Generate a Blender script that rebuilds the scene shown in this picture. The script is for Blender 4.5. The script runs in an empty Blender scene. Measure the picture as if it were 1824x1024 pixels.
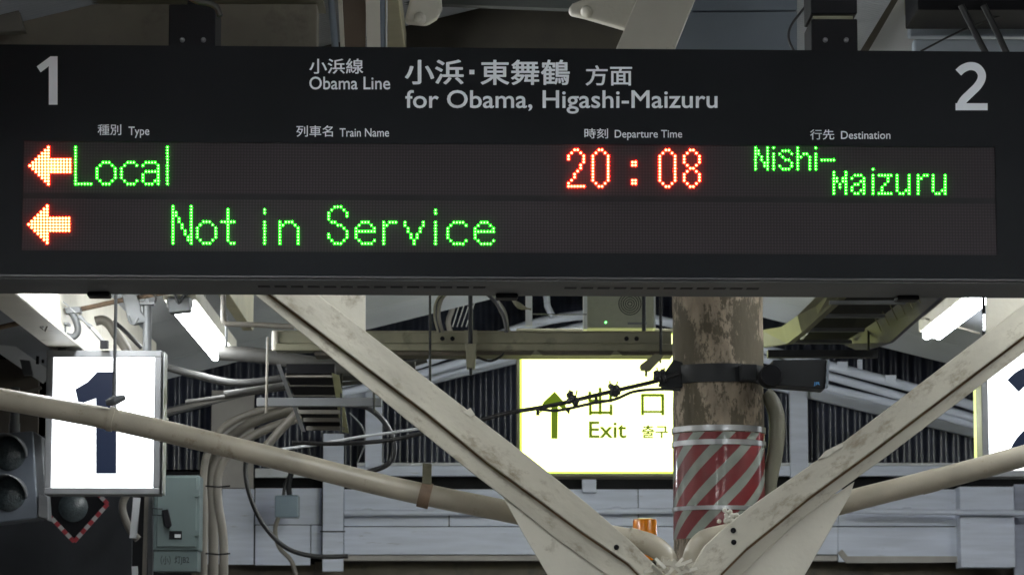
import bpy, bmesh, math, random
from mathutils import Vector, Matrix, Euler
random.seed(7)
S = bpy.context.scene
COL = S.collection
PI = math.pi

# ------------------------------------------------------------------ camera, world, exposure
F = 5357.0                                   # focal length in pixels of the 1824 px wide photograph
CAM = Vector((0, 0, 1.6))
cd = bpy.data.cameras.new('camera'); cam = bpy.data.objects.new('camera', cd); COL.objects.link(cam)
cam.location = CAM
cam.rotation_euler = (math.radians(90 + 7.48), 0, math.radians(-0.49))
cd.sensor_width = 36; cd.lens = 36 * F / 1824; cd.clip_start = .1; cd.clip_end = 400
cd.dof.use_dof = True; cd.dof.focus_distance = 9.1; cd.dof.aperture_fstop = 15
S.camera = cam
RC = cam.rotation_euler.to_matrix()
w = bpy.data.worlds.new('World'); S.world = w; w.use_nodes = True
nt = w.node_tree; bg = nt.nodes['Background']
sky = nt.nodes.new('ShaderNodeTexSky'); sky.sky_type = 'NISHITA'; sky.sun_disc = False
sky.sun_elevation = math.radians(-4.0); sky.sun_rotation = math.radians(200)
nt.links.new(sky.outputs[0], bg.inputs[0]); bg.inputs[1].default_value = 0.05
S.view_settings.view_transform = 'Standard'; S.view_settings.look = 'None'
S.view_settings.exposure = 0; S.view_settings.gamma = 1
S.view_settings.use_curve_mapping = False
S.cycles.max_bounces = 8; S.cycles.diffuse_bounces = 5; S.cycles.glossy_bounces = 4
S.cycles.use_denoising = True
S.cycles.sample_clamp_indirect = 6

LAMP = 80.0        # tube radiance

def ray(px, py):
    return RC @ Vector(((px - 912) / F, -(py - 512) / F, -1))
def P(px, py, Y):
    """the point of the vertical plane y = Y seen at this place of the photograph"""
    d = ray(px, py); return CAM + d * (Y / d.y)
def PP(pts, Y=None):
    return [P(p[0], p[1], p[2] if len(p) > 2 else Y) for p in pts]

# ------------------------------------------------------------------ materials
def nn(t, ty, **k):
    n = t.nodes.new(ty)
    for a, b in k.items(): setattr(n, a, b)
    return n
def mat(name, col, rough=.5, metal=0.0, var=.12, scale=6, dirt=None, amt=.45, dscale=3, bump=.0, bscale=40, stretch=(1, 1, 1), spec=.5, sharp=.12, trans=0, rot=None, drough=.65):
    m = bpy.data.materials.new(name); m.use_nodes = True; t = m.node_tree; b = t.nodes['Principled BSDF']
    tc = nn(t, 'ShaderNodeTexCoord'); mp = nn(t, 'ShaderNodeMapping'); mp.inputs['Scale'].default_value = stretch
    if rot is not None:
        mp.vector_type = 'TEXTURE'; mp.inputs['Rotation'].default_value = (0, rot, 0)
    t.links.new(tc.outputs['Object'], mp.inputs[0])
    n1 = nn(t, 'ShaderNodeTexNoise'); n1.inputs['Scale'].default_value = scale; n1.inputs['Detail'].default_value = 6
    t.links.new(mp.outputs[0], n1.inputs[0])
    r = nn(t, 'ShaderNodeMapRange'); r.inputs[1].default_value = .3; r.inputs[2].default_value = .7
    r.inputs[3].default_value = 1 - var; r.inputs[4].default_value = 1 + var
    t.links.new(n1.outputs[0], r.inputs[0])
    mx = nn(t, 'ShaderNodeMix', data_type='RGBA', blend_type='MULTIPLY'); mx.inputs[0].default_value = 1
    mx.inputs[6].default_value = (*col, 1); t.links.new(r.outputs[0], mx.inputs[7])
    out = mx.outputs[2]
    if dirt:
        n2 = nn(t, 'ShaderNodeTexNoise'); n2.inputs['Scale'].default_value = dscale; n2.inputs['Detail'].default_value = 10
        n2.inputs['Roughness'].default_value = drough
        t.links.new(mp.outputs[0], n2.inputs[0])
        r2 = nn(t, 'ShaderNodeMapRange'); th = .5 + (0.5 - amt) * .5
        r2.inputs[1].default_value = th; r2.inputs[2].default_value = th + sharp
        t.links.new(n2.outputs[0], r2.inputs[0])
        m2 = nn(t, 'ShaderNodeMix', data_type='RGBA'); t.links.new(r2.outputs[0], m2.inputs[0])
        t.links.new(out, m2.inputs[6]); m2.inputs[7].default_value = (*dirt, 1); out = m2.outputs[2]
    t.links.new(out, b.inputs['Base Color'])
    b.inputs['Roughness'].default_value = rough; b.inputs['Metallic'].default_value = metal
    b.inputs['Specular IOR Level'].default_value = spec
    if trans: b.inputs['Transmission Weight'].default_value = trans
    if bump:
        n3 = nn(t, 'ShaderNodeTexNoise'); n3.inputs['Scale'].default_value = bscale; n3.inputs['Detail'].default_value = 5
        t.links.new(mp.outputs[0], n3.inputs[0])
        bp = nn(t, 'ShaderNodeBump'); bp.inputs['Strength'].default_value = bump; bp.inputs['Distance'].default_value = .004
        t.links.new(n3.outputs[0], bp.inputs['Height']); t.links.new(bp.outputs[0], b.inputs['Normal'])
    return m
def emit(name, col, strength, base=(.5, .5, .5)):
    m = bpy.data.materials.new(name); m.use_nodes = True; b = m.node_tree.nodes['Principled BSDF']
    b.inputs['Base Color'].default_value = (*base, 1)
    b.inputs['Emission Color'].default_value = (*col, 1); b.inputs['Emission Strength'].default_value = strength
    return m
def led_mat(name, core, rim, sc, sr):
    m = bpy.data.materials.new(name); m.use_nodes = True; t = m.node_tree
    lw = nn(t, 'ShaderNodeLayerWeight'); lw.inputs[0].default_value = .5
    r = nn(t, 'ShaderNodeMapRange'); r.inputs[1].default_value = .10; r.inputs[2].default_value = .45
    t.links.new(lw.outputs['Facing'], r.inputs[0])
    mx = nn(t, 'ShaderNodeMix', data_type='RGBA'); mx.inputs[6].default_value = (*[c * sc for c in core], 1); mx.inputs[7].default_value = (*[c * sr for c in rim], 1)
    t.links.new(r.outputs[0], mx.inputs[0])
    e = nn(t, 'ShaderNodeEmission'); t.links.new(mx.outputs[2], e.inputs[0])
    t.links.new(e.outputs[0], t.nodes['Material Output'].inputs[0])
    return m

CREAM = mat('cream_paint', (.55, .52, .43), .42, var=.14, scale=4, dirt=(.20, .16, .10), amt=.30, dscale=9, bump=.5, bscale=60, sharp=.10, stretch=(1.8, 1, .8))
CREAM2 = mat('cream_paint_clean', (.62, .59, .50), .45, var=.08, scale=4, dirt=(.33, .29, .21), amt=.3, dscale=9, bump=.4)
def arm_paint(name, rot): return mat(name, (.54, .51, .42), .42, var=.16, scale=5, dirt=(.27, .225, .155), amt=.44, dscale=11, drough=.72, bump=.7, bscale=30, sharp=.16, rot=rot, stretch=(1.7, 1, .85))
ARML = arm_paint('scuffed_cream_paint', math.radians(37.6)); ARMR = arm_paint('scuffed_cream_paint_two', math.radians(-37.4))
PIPE = mat('beige_pipe', (.42, .38, .30), .40, var=.16, scale=5, dirt=(.22, .17, .11), amt=.34, dscale=7, drough=.75, bump=.4, bscale=24)
OLIVE = mat('olive_tray_paint', (.21, .20, .135), .5, var=.15, scale=7, dirt=(.13, .12, .08), amt=.35, dscale=8)
RUSTLINE = mat('rust_line', (.16, .10, .05), .9, var=.4, scale=14, dirt=(.16, .18, .07), amt=.4, dscale=5)
BOARD = mat('board_black', (.0105, .0115, .0135), .6, var=.22, scale=1.6, spec=.08)
BOARDMETAL = mat('board_underside', (.045, .047, .05), .5, var=.1, scale=3)
BLACK = mat('black_steel', (.007, .007, .009), .6, var=.2, scale=8, spec=.15)
DCABLE = mat('dull_grey_cable', (.07, .068, .064), .6, var=.2, scale=12)
WHITEPRINT = mat('white_print', (.80, .83, .87), .6, var=.03)
DARKPRINT = mat('dark_print', (.012, .02, .022), .6, var=.03)
WALL = mat('white_painted_boards', (.60, .64, .75), .6, var=.1, scale=5, dirt=(.34, .34, .36), amt=.25, dscale=9, stretch=(.5, 1, 5), bump=.3, bscale=25)
WALLB = mat('beige_board', (.36, .34, .32), .65, var=.12, scale=5, dirt=(.22, .20, .18), amt=.3, dscale=4)
WHITE = mat('white_steel', (.62, .64, .66), .45, var=.08, scale=4, dirt=(.40, .38, .34), amt=.2, dscale=6)
SHEET = mat('roof_sheet_paint', (.36, .38, .41), .5, var=.08, scale=1.2, dirt=(.33, .31, .28), amt=.25, dscale=1.5, sharp=.3)
DARKSHEET = mat('dark_glazing', (.028, .032, .048), .22, var=.5, scale=2, spec=.45)
GREY = mat('grey_steel', (.14, .147, .155), .5, metal=.2, var=.15, scale=8, dirt=(.10, .09, .08), amt=.3)
DGREY = mat('dark_grey_plastic', (.016, .0175, .020), .5, var=.15, spec=.25)
CABLE = mat('grey_cable', (.035, .035, .034), .55, var=.15, scale=12)
BCABLE = mat('black_cable', (.02, .02, .022), .45, var=.2, scale=12)
CONDUIT = mat('beige_conduit', (.19, .175, .15), .5, var=.12, scale=5, dirt=(.2, .17, .13), amt=.25)
TEAL = mat('teal_enamel', (.115, .155, .155), .4, var=.07, scale=4, dirt=(.09, .14, .15), amt=.15, dscale=8)
BLUEGREY = mat('blue_grey_panel', (.17, .20, .24), .5, var=.12, scale=3)
BROWN = mat('brown_beam', (.085, .072, .052), .6, var=.2, scale=3, dirt=(.04, .035, .03), amt=.4)
ALU = mat('aluminium', (.55, .56, .57), .3, metal=.8, var=.08, scale=10)
FRAME = mat('sign_frame_steel', (.20, .205, .215), .42, metal=.4, var=.12, scale=8, dirt=(.2, .19, .17), amt=.25)
INSUL = mat('speaker_case', (.30, .31, .24), .55, var=.05, scale=30)
GROUND = mat('asphalt', (.05, .05, .05), .9, var=.2)
CONC = mat('concrete', (.20, .19, .18), .85, var=.15)
RUST = mat('rusty_steel', (.22, .15, .10), .7, var=.3, scale=10, dirt=(.10, .07, .05), amt=.5, dscale=14)
LENS = mat('dark_lens', (.05, .065, .072), .12, var=.2, scale=60, bump=.8, bscale=120, spec=.8)
AMBER = mat('amber_plastic', (.85, .25, .01), .2, var=.1, trans=.1)
TUBE = emit('lit_tube', (.93, .97, 1.0), LAMP)
FACEW = emit('lit_white_face', (.93, .97, 1.0), 2.6)
FACEY = emit('lit_yellow_face', (.93, 1.0, .33), 3.0)
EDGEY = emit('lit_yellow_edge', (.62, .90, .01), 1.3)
GLYPHB = emit('dark_blue_film', (.010, .018, .040), 1.0, (.004, .004, .008)); GLYPHB.node_tree.nodes['Principled BSDF'].inputs['Specular IOR Level'].default_value = .1
GLYPHY = emit('olive_film', (.10, .165, .003), 1.0, (.03, .04, .0))
YSTRIP = emit('lit_yellow_side', (.62, .74, .06), 1.0)
GLED = led_mat('green_led', (.036, 1, .026), (.0004, 1, .0004), 42, 36)
RLED = led_mat('red_led', (1, .045, .018), (1, .0024, .0002), 80, 64)
YLED = led_mat('amber_led', (1, .065, .022), (1, .0055, .0002), 80, 64)
INDIC = emit('green_indicator', (.2, 1, .25), 3)

def panel_mat():
    m = mat('led_panel', (.036, .031, .034), .8, var=.1, scale=2, spec=.1)
    t = m.node_tree; b = t.nodes['Principled BSDF']
    src = b.inputs['Base Color'].links[0].from_socket
    tc = nn(t, 'ShaderNodeTexCoord'); sp = nn(t, 'ShaderNodeSeparateXYZ'); t.links.new(tc.outputs['Object'], sp.inputs[0])
    outs = []
    for ax in (0, 2):
        a = nn(t, 'ShaderNodeMath', operation='MULTIPLY'); a.inputs[1].default_value = 2 * PI / .00913
        t.links.new(sp.outputs[ax], a.inputs[0])
        s = nn(t, 'ShaderNodeMath', operation='SINE'); t.links.new(a.outputs[0], s.inputs[0]); outs.append(s)
    ad = nn(t, 'ShaderNodeMath', operation='ADD'); t.links.new(outs[0].outputs[0], ad.inputs[0]); t.links.new(outs[1].outputs[0], ad.inputs[1])
    r = nn(t, 'ShaderNodeMapRange'); r.inputs[1].default_value = -.4; r.inputs[2].default_value = 1.4; r.inputs[3].default_value = .82; r.inputs[4].default_value = 1.3
    t.links.new(ad.outputs[0], r.inputs[0])
    mx = nn(t, 'ShaderNodeMix', data_type='RGBA', blend_type='MULTIPLY'); mx.inputs[0].default_value = 1
    t.links.new(src, mx.inputs[6]); t.links.new(r.outputs[0], mx.inputs[7]); t.links.new(mx.outputs[2], b.inputs['Base Color'])
    return m
PANEL = panel_mat()

def post_mat():
    m = mat('peeling_post', (.29, .235, .175), .8, var=.4, scale=16, dirt=(.085, .070, .045), amt=.56, dscale=9, stretch=(1, 1, .42), bump=1, bscale=30, sharp=.03, drough=.8)
    return m
POST = post_mat()
def stripe_mat(name, red, white, radius, period, frac, glossy=.08, phase=0.0):
    m = bpy.data.materials.new(name); m.use_nodes = True; t = m.node_tree; b = t.nodes['Principled BSDF']
    tc = nn(t, 'ShaderNodeTexCoord'); sp = nn(t, 'ShaderNodeSeparateXYZ'); t.links.new(tc.outputs['Object'], sp.inputs[0])
    if radius:
        ne = nn(t, 'ShaderNodeMath', operation='MULTIPLY'); ne.inputs[1].default_value = -1; t.links.new(sp.outputs[1], ne.inputs[0])
        at = nn(t, 'ShaderNodeMath', operation='ARCTAN2'); t.links.new(sp.outputs[0], at.inputs[0]); t.links.new(ne.outputs[0], at.inputs[1])
        mu = nn(t, 'ShaderNodeMath', operation='MULTIPLY'); mu.inputs[1].default_value = radius; t.links.new(at.outputs[0], mu.inputs[0])
        sb = nn(t, 'ShaderNodeMath', operation='SUBTRACT'); t.links.new(mu.outputs[0], sb.inputs[0]); t.links.new(sp.outputs[2], sb.inputs[1])
        v = sb
    ph = nn(t, 'ShaderNodeMath', operation='ADD'); ph.inputs[1].default_value = phase + period * 50; t.links.new(v.outputs[0], ph.inputs[0])
    dv = nn(t, 'ShaderNodeMath', operation='DIVIDE'); dv.inputs[1].default_value = period; t.links.new(ph.outputs[0], dv.inputs[0])
    fr = nn(t, 'ShaderNodeMath', operation='FRACT'); t.links.new(dv.outputs[0], fr.inputs[0])
    lt = nn(t, 'ShaderNodeMath', operation='LESS_THAN'); lt.inputs[1].default_value = frac; t.links.new(fr.outputs[0], lt.inputs[0])
    mx = nn(t, 'ShaderNodeMix', data_type='RGBA'); t.links.new(lt.outputs[0], mx.inputs[0])
    mx.inputs[6].default_value = (*red, 1); mx.inputs[7].default_value = (*white, 1)
    no = nn(t, 'ShaderNodeTexNoise'); no.inputs['Scale'].default_value = 9; no.inputs['Detail'].default_value = 8; t.links.new(tc.outputs['Object'], no.inputs[0])
    r = nn(t, 'ShaderNodeMapRange'); r.inputs[1].default_value = .3; r.inputs[2].default_value = .7; r.inputs[3].default_value = .75; r.inputs[4].default_value = 1.15; t.links.new(no.outputs[0], r.inputs[0])
    m2 = nn(t, 'ShaderNodeMix', data_type='RGBA', blend_type='MULTIPLY'); m2.inputs[0].default_value = 1
    t.links.new(mx.outputs[2], m2.inputs[6]); t.links.new(r.outputs[0], m2.inputs[7]); t.links.new(m2.outputs[2], b.inputs['Base Color'])
    b.inputs['Roughness'].default_value = .45; b.inputs['Coat Weight'].default_value = .7; b.inputs['Coat Roughness'].default_value = glossy
    bp = nn(t, 'ShaderNodeBump'); bp.inputs['Strength'].default_value = .5; bp.inputs['Distance'].default_value = .004
    n3 = nn(t, 'ShaderNodeTexNoise'); n3.inputs['Scale'].default_value = 14; n3.inputs['Detail'].default_value = 4; t.links.new(tc.outputs['Object'], n3.inputs[0])
    t.links.new(n3.outputs[0], bp.inputs['Height']); t.links.new(bp.outputs[0], b.inputs['Coat Normal'])
    return m

# ------------------------------------------------------------------ mesh helpers
class G:
    def __init__(s): s.v = []; s.f = []
    def add(s, vs, fs):
        k = len(s.v); s.v += [Vector(v) for v in vs]; s.f += [tuple(i + k for i in f) for f in fs]; return s
    def hexa(s, c8):
        return s.add(c8, [(0, 3, 2, 1), (4, 5, 6, 7), (0, 1, 5, 4), (1, 2, 6, 5), (2, 3, 7, 6), (3, 0, 4, 7)])
    def box(s, x0, x1, y0, y1, z0, z1):
        return s.hexa([(x0, y0, z0), (x1, y0, z0), (x1, y1, z0), (x0, y1, z0), (x0, y0, z1), (x1, y0, z1), (x1, y1, z1), (x0, y1, z1)])
    def pbox(s, x0, y0, x1, y1, Y, d):
        a = P(x0, y1, Y); b = P(x1, y0, Y)
        return s.box(a.x, b.x, Y, Y + d, a.z, b.z)
    def beam(s, p0, p1, w_, h, side=(0, 1, 0)):
        """bar from p0 to p1, w_ thick across in the plane, h thick along side"""
        p0 = Vector(p0); p1 = Vector(p1); d = (p1 - p0).normalized(); n = Vector(side); n = (n - d * n.dot(d)).normalized(); u = d.cross(n)
        c = []
        for p in (p0, p1):
            for a, b in ((-1, -1), (1, -1), (1, 1), (-1, 1)): c.append(p + u * a * w_ / 2 + n * b * h / 2)
        return s.hexa(c)
    def prism(s, pts, vec):
        n = len(pts); vec = Vector(vec); a = [Vector(p) for p in pts]
        return s.add(a + [p + vec for p in a], [tuple(range(n))[::-1], tuple(range(n, 2 * n))] + [(i, (i + 1) % n, n + (i + 1) % n, n + i) for i in range(n)])
    def strip(s, top, low, Y, d):
        n = len(top); vs = []
        for a, b in zip(top, low):
            p = P(a[0], a[1], Y); q = P(b[0], b[1], Y); vs += [p, q, q + Vector((0, d, 0)), p + Vector((0, d, 0))]
        return s.add(vs, [(4 * i + j, 4 * i + 4 + j, 4 * i + 4 + (j + 1) % 4, 4 * i + (j + 1) % 4) for i in range(n - 1) for j in range(4)] + [(0, 1, 2, 3), (4 * n - 1, 4 * n - 2, 4 * n - 3, 4 * n - 4)])
    def pprism(s, px, Y, d): return s.prism(PP(px, Y), (0, d, 0))
    def tube(s, pts, r, seg=10, caps=True, smooth=0):
        pts = [Vector(p) for p in pts]
        if smooth: pts = spline(pts, smooth)
        n = len(pts); up = Vector((0, 0, 1)); ring = []
        t0 = (pts[1] - pts[0]).normalized()
        if abs(t0.dot(up)) > .95: up = Vector((0, 1, 0))
        a = t0.cross(up).normalized()
        for i, p in enumerate(pts):
            t = (pts[min(i + 1, n - 1)] - pts[max(i - 1, 0)]).normalized()
            a = (a - t * a.dot(t)).normalized(); b = t.cross(a)
            rr = r(i / (n - 1)) if callable(r) else r
            ring.append([p + (a * math.cos(2 * PI * k / seg) + b * math.sin(2 * PI * k / seg)) * rr for k in range(seg)])
        vs = [v for q in ring for v in q]
        fs = [(i * seg + k, i * seg + (k + 1) % seg, (i + 1) * seg + (k + 1) % seg, (i + 1) * seg + k) for i in range(n - 1) for k in range(seg)]
        if caps: fs += [tuple(range(seg))[::-1], tuple(range((n - 1) * seg, n * seg))]
        return s.add(vs, fs)
    def lathe(s, c, axis, prof, seg=24):
        """prof: (radius, distance along axis)"""
        c = Vector(c); ax = Vector(axis).normalized(); a = ax.orthogonal().normalized(); b = ax.cross(a)
        vs = []; m = len(prof)
        for r_, d in prof:
            for k in range(seg): vs.append(c + ax * d + (a * math.cos(2 * PI * k / seg) + b * math.sin(2 * PI * k / seg)) * r_)
        fs = [(i * seg + k, i * seg + (k + 1) % seg, (i + 1) * seg + (k + 1) % seg, (i + 1) * seg + k) for i in range(m - 1) for k in range(seg)]
        fs += [tuple(range(seg))[::-1], tuple(range((m - 1) * seg, m * seg))]
        return s.add(vs, fs)
def spline(pts, k):
    out = []; n = len(pts)
    for i in range(n - 1):
        p0, p1, p2, p3 = pts[max(i - 1, 0)], pts[i], pts[i + 1], pts[min(i + 2, n - 1)]
        for j in range(k):
            t = j / k
            out.append(.5 * ((2 * p1) + (p2 - p0) * t + (2 * p0 - 5 * p1 + 4 * p2 - p3) * t * t + (3 * p1 - p0 - 3 * p2 + p3) * t ** 3))
    return out + [pts[-1]]

ORG = {}
def mk(name, g, m, smooth=False, bevel=0, origin=None, angle=40):
    me = bpy.data.meshes.new(name); o = origin or Vector((0, 0, 0))
    me.from_pydata([v - o for v in g.v], [], g.f); me.validate(); me.update()
    bm = bmesh.new(); bm.from_mesh(me); bmesh.ops.recalc_face_normals(bm, faces=bm.faces[:]); bm.to_mesh(me); bm.free()
    me.materials.append(m)
    ob = bpy.data.objects.new(name, me); COL.objects.link(ob)
    if bevel:
        b = ob.modifiers.new('bevel', 'BEVEL'); b.width = bevel; b.segments = 2; b.limit_method = 'ANGLE'; b.angle_limit = math.radians(35)
    if smooth:
        for f in me.polygons: f.use_smooth = True
        me.set_sharp_from_angle(angle=math.radians(angle))
    return ob
def thing(name, label, cat, base, group=None):
    e = bpy.data.objects.new(name, None); COL.objects.link(e); e.location = base; e.empty_display_size = .1
    e['label'] = label; e['category'] = cat
    if group: e['group'] = group
    ORG[e.name] = Vector(base); return e
def part(name, g, m, parent, label=None, **k):
    o = ORG[parent.name]; ob = mk(name, g, m, origin=o, **k); ob.parent = parent; ORG[ob.name] = o
    if label: ob['label'] = label
    return ob
def solo(name, g, m, label, cat, group=None, kind=None, **k):
    xs = [v.x for v in g.v]; ys = [v.y for v in g.v]; zs = [v.z for v in g.v]
    o = Vector(((min(xs) + max(xs)) / 2, (min(ys) + max(ys)) / 2, min(zs)))
    ob = mk(name, g, m, origin=o, **k); ob.location = o; ORG[ob.name] = o
    if kind: ob['kind'] = kind
    if label: ob['label'] = label
    if cat: ob['category'] = cat
    if group: ob['group'] = group
    return ob

def text_mesh(s, offset=0.0):
    cu = bpy.data.curves.new('t', 'FONT'); cu.body = s; cu.size = 1; cu.offset = offset; cu.resolution_u = 4; cu.extrude = 0; cu.fill_mode = 'FRONT'
    ob = bpy.data.objects.new('t', cu); COL.objects.link(ob)
    dg = bpy.context.evaluated_depsgraph_get(); dg.update()
    me = bpy.data.meshes.new_from_object(ob.evaluated_get(dg))
    vs = [v.co.copy() for v in me.vertices]; fs = [tuple(p.vertices) for p in me.polygons]
    bpy.data.objects.remove(ob); bpy.data.curves.remove(cu); bpy.data.meshes.remove(me)
    return vs, fs
def text_fit(s, offset, at, box, back=Vector((0, 1, 0))):
    """flat lettering scaled into a box; at(px, py) gives the point on the face"""
    vs, fs = text_mesh(s, 0)
    if offset:
        v0, f0 = vs, fs; vs = []; fs = []
        n = 6
        for q in range(n):
            dx = offset * math.cos(2 * PI * q / n); dy = offset * math.sin(2 * PI * q / n); k = len(vs)
            vs += [Vector((v.x + dx, v.y + dy, q)) for v in v0]; fs += [tuple(i + k for i in f) for f in f0]
    x0 = min(v.x for v in vs); x1 = max(v.x for v in vs); y0 = min(v.y for v in vs); y1 = max(v.y for v in vs)
    g = G(); out = []
    for v in vs:
        px = box[0] + (v.x - x0) / (x1 - x0) * (box[2] - box[0]); py = box[3] - (v.y - y0) / (y1 - y0) * (box[3] - box[1])
        out.append(Vector(at(px, py)) + back * (.00009 * v.z))
    return g.add(out, fs)

def glyph_two(box, at):
    cx = [(5, 19), (13, 12), (25, 7.5), (38, 10), (46, 20), (46, 31), (39, 43), (27, 55), (14, 68), (8, 79)]
    pts = spline([Vector((x, y, 0)) for x, y in cx], 6); sx = (box[2] - box[0]) / 57; sy = (box[3] - box[1]) / 86; g = G(); vs = []
    for i, p in enumerate(pts):
        t = (pts[min(i + 1, len(pts) - 1)] - pts[max(i - 1, 0)]).normalized(); n = Vector((-t.y, t.x, 0)) * 7.2
        for q in (p + n, p - n): q.x = max(q.x, 0); q.y = min(q.y, 86); vs.append(at(box[0] + q.x * sx, box[1] + q.y * sy))
    g.add(vs, [(2 * i, 2 * i + 1, 2 * i + 3, 2 * i + 2) for i in range(len(pts) - 1)])
    b = [at(box[0] + x * sx, box[1] + y * sy) + Vector((0, -.0003, 0)) for x, y in ((0, 73.5), (57, 73.5), (57, 86), (0, 86))]
    return g.add(b, [(0, 1, 2, 3)])

# ------------------------------------------------------------------ the ground
def floor_sheet(name, x0, x1, y0, y1, z, m):
    g = G(); g.add([(x0, y0, z), (x1, y0, z), (x1, y1, z), (x0, y1, z)], [(0, 1, 2, 3)]); ob = solo(name, g, m, None, None, kind='structure'); return ob
floor_sheet('ground', -150, 150, -150, 250, -1.1, GROUND)
g = G().box(-3.4, 4.6, -12, 26, -1.09, 0); ob = solo('platform', g, CONC, None, None, kind='structure')

# ------------------------------------------------------------------ canopy roof over the platform
RX = .70; RZ = 4.32; SL = .25; XL = -2.75; XR = 5.0; YE = 20.0
canopy = thing('platform_canopy', 'corrugated gable canopy roof with cream steel purlins over the platform', 'canopy', (RX, 6, 0))
def zroof(x): return RZ - SL * abs(x - RX)
def sheet_mesh(x0, x1, n=28, pitch=.032, amp=.008):
    """one corrugated sheet n corrugations long (in y), from ridge to eave, local y from 0"""
    vs = []; fs = []; m_ = n * 6
    for i in range(m_ + 1):
        y = i * pitch / 6; dz = amp * math.sin(2 * PI * i / 6)
        for x in (x0, x1): vs.append((x - RX, y, zroof(x) + dz))
    for i in range(m_): fs.append((2 * i, 2 * i + 1, 2 * i + 3, 2 * i + 2))
    me = bpy.data.meshes.new('corrugated_sheet'); me.from_pydata(vs, [], fs); me.materials.append(SHEET)
    for f in me.polygons: f.use_smooth = True
    return me
mL = sheet_mesh(RX, XL); mR = sheet_mesh(RX, XR)
L_ = 28 * .032
k = 0
while YE - (k + 1) * L_ > -9:
    for me in (mL, mR):
        o = bpy.data.objects.new('corrugated_sheet', me); COL.objects.link(o); o.parent = canopy
        o.location = (0, YE - (k + 1) * L_ - 6 , (k % 2) * .006 + random.uniform(0, .003))
    k += 1
PURL = mat('yellowed_purlin_paint', (.40, .37, .25), .5, var=.15, scale=5, dirt=(.2, .17, .1), amt=.3)
def along(x, z0, z1, wd, y0, y1): return G().box(x - wd / 2, x + wd / 2, y0, y1, z0, z1)
for x, z0, wd, y0, y1 in ((-2.02, 3.17, .07, 9.9, 18), (-1.34, 3.56, .06, 9.9, 16.8), (-.35, 3.95, .09, -8, 12.3), (2.56, 3.77, .10, 9.9, 18.2), (3.5, 3.30, .08, 9.9, 19.6), (1.55, 3.98, .09, -8, 12.3)):
    g = along(x, z0, zroof(x) - .015, wd, y0, y1)
    if x == -2.02: g.box(x - .035, x + .115, y0, y1, z0 - .012, z0)
    part('purlin', g, CREAM2 if x < -2 else PURL, canopy, bevel=.004)
# cross beams; the near one shows above the board
def cross(Y, ztop, h, d, x0, x1, m): return part('cross_beam', G().box(x0, x1, Y, Y + d, ztop - h, ztop), m, canopy, bevel=.005)
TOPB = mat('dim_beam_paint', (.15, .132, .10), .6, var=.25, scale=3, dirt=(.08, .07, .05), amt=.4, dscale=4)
a = P(0, 6, 9.75)
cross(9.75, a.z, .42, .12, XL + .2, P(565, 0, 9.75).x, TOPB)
part('cross_beam_flange', G().box(XL + .2, P(575, 0, 9.7).x, 9.68, 9.9, a.z, a.z + .015), OLIVE, canopy)
cross(4.3, 3.55, .2, .12, XL + .2, XR - .2, CREAM2); cross(-.7, 3.55, .2, .12, XL + .2, XR - .2, CREAM2)

# ------------------------------------------------------------------ station building behind (gable wall)
Y0 = 22.0
bld = thing('station_building', 'white boarded station building end with dark corrugated glazed gable', 'building', P(1054, 1000, Y0) * Vector((1, 1, 0)) if False else Vector((P(1054, 1000, Y0).x, Y0, 0)))
def corr_wall(px0, px1, py0, py1, Y):
    a = P(px0, py1, Y); b = P(px1, py0, Y); pitch = 22.0 * Y / F; n = int(round((b.x - a.x) / pitch)); vs = []; fs = []
    m_ = n * 8
    for i in range(m_ + 1):
        x = a.x + i * pitch / 8; y = Y - .013 * math.sin(2 * PI * i / 8)
        vs += [(x, y, a.z), (x, y, b.z)]
    fs = [(2 * i, 2 * i + 2, 2 * i + 3, 2 * i + 1) for i in range(m_)]
    return G().add(vs, fs)
px = 215
while px < 1900:
    part('glazing_sheet', corr_wall(px, px + 22 * 9, 470, 836, Y0 + .12 + random.uniform(0, .006)), DARKSHEET, bld, smooth=True, angle=80)
    px += 22 * 9 - 1
def bp(name, x0, y0, x1, y1, d=.04, off=0.0, m=WALL, bev=.004): return part(name, G().pbox(x0, y0, x1, y1, Y0 - off, d), m, bld, bevel=bev)
# rafters of the gable
def raf(pts, off, m, name='rafter', d=.06): return part(name, G().pprism(pts, Y0 - off, d), m, bld, bevel=.003)
raf([(600, 703), (1050, 594), (1050, 615), (600, 724)], .03, WALL)
raf([(1051, 594), (1330, 662), (1760, 762), (1760, 784), (1330, 682), (1051, 615)], .035, WALL)
raf([(290, 727), (500, 677), (500, 690), (290, 742)], .03, GREY)
raf([(240, 742), (490, 683), (490, 690), (240, 750)], .09, WALLB, 'trim')
bp('sill', 636, 828, 1206, 847, .10, .06); bp('sill', 1350, 828, 1830, 847, .10, .06)
bp('sill_lip', 636, 824, 1206, 828.5, .12, .09, WHITE); bp('sill_lip', 1350, 824, 1830, 828.5, .12, .09, WHITE)
bp('gap_shade_strip', 200, 840, 1900, 880, .03, -.14, BLACK, 0)  # black strip put behind the open gap in place of its shade
for x0, x1, y0, y1 in ((650, 681, 650, 832), (1408, 1438, 672, 850), (575, 612, 772, 870), (1037, 1062, 845, 876)): bp('post', x0, y0, x1, y1, .06, .10)
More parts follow.
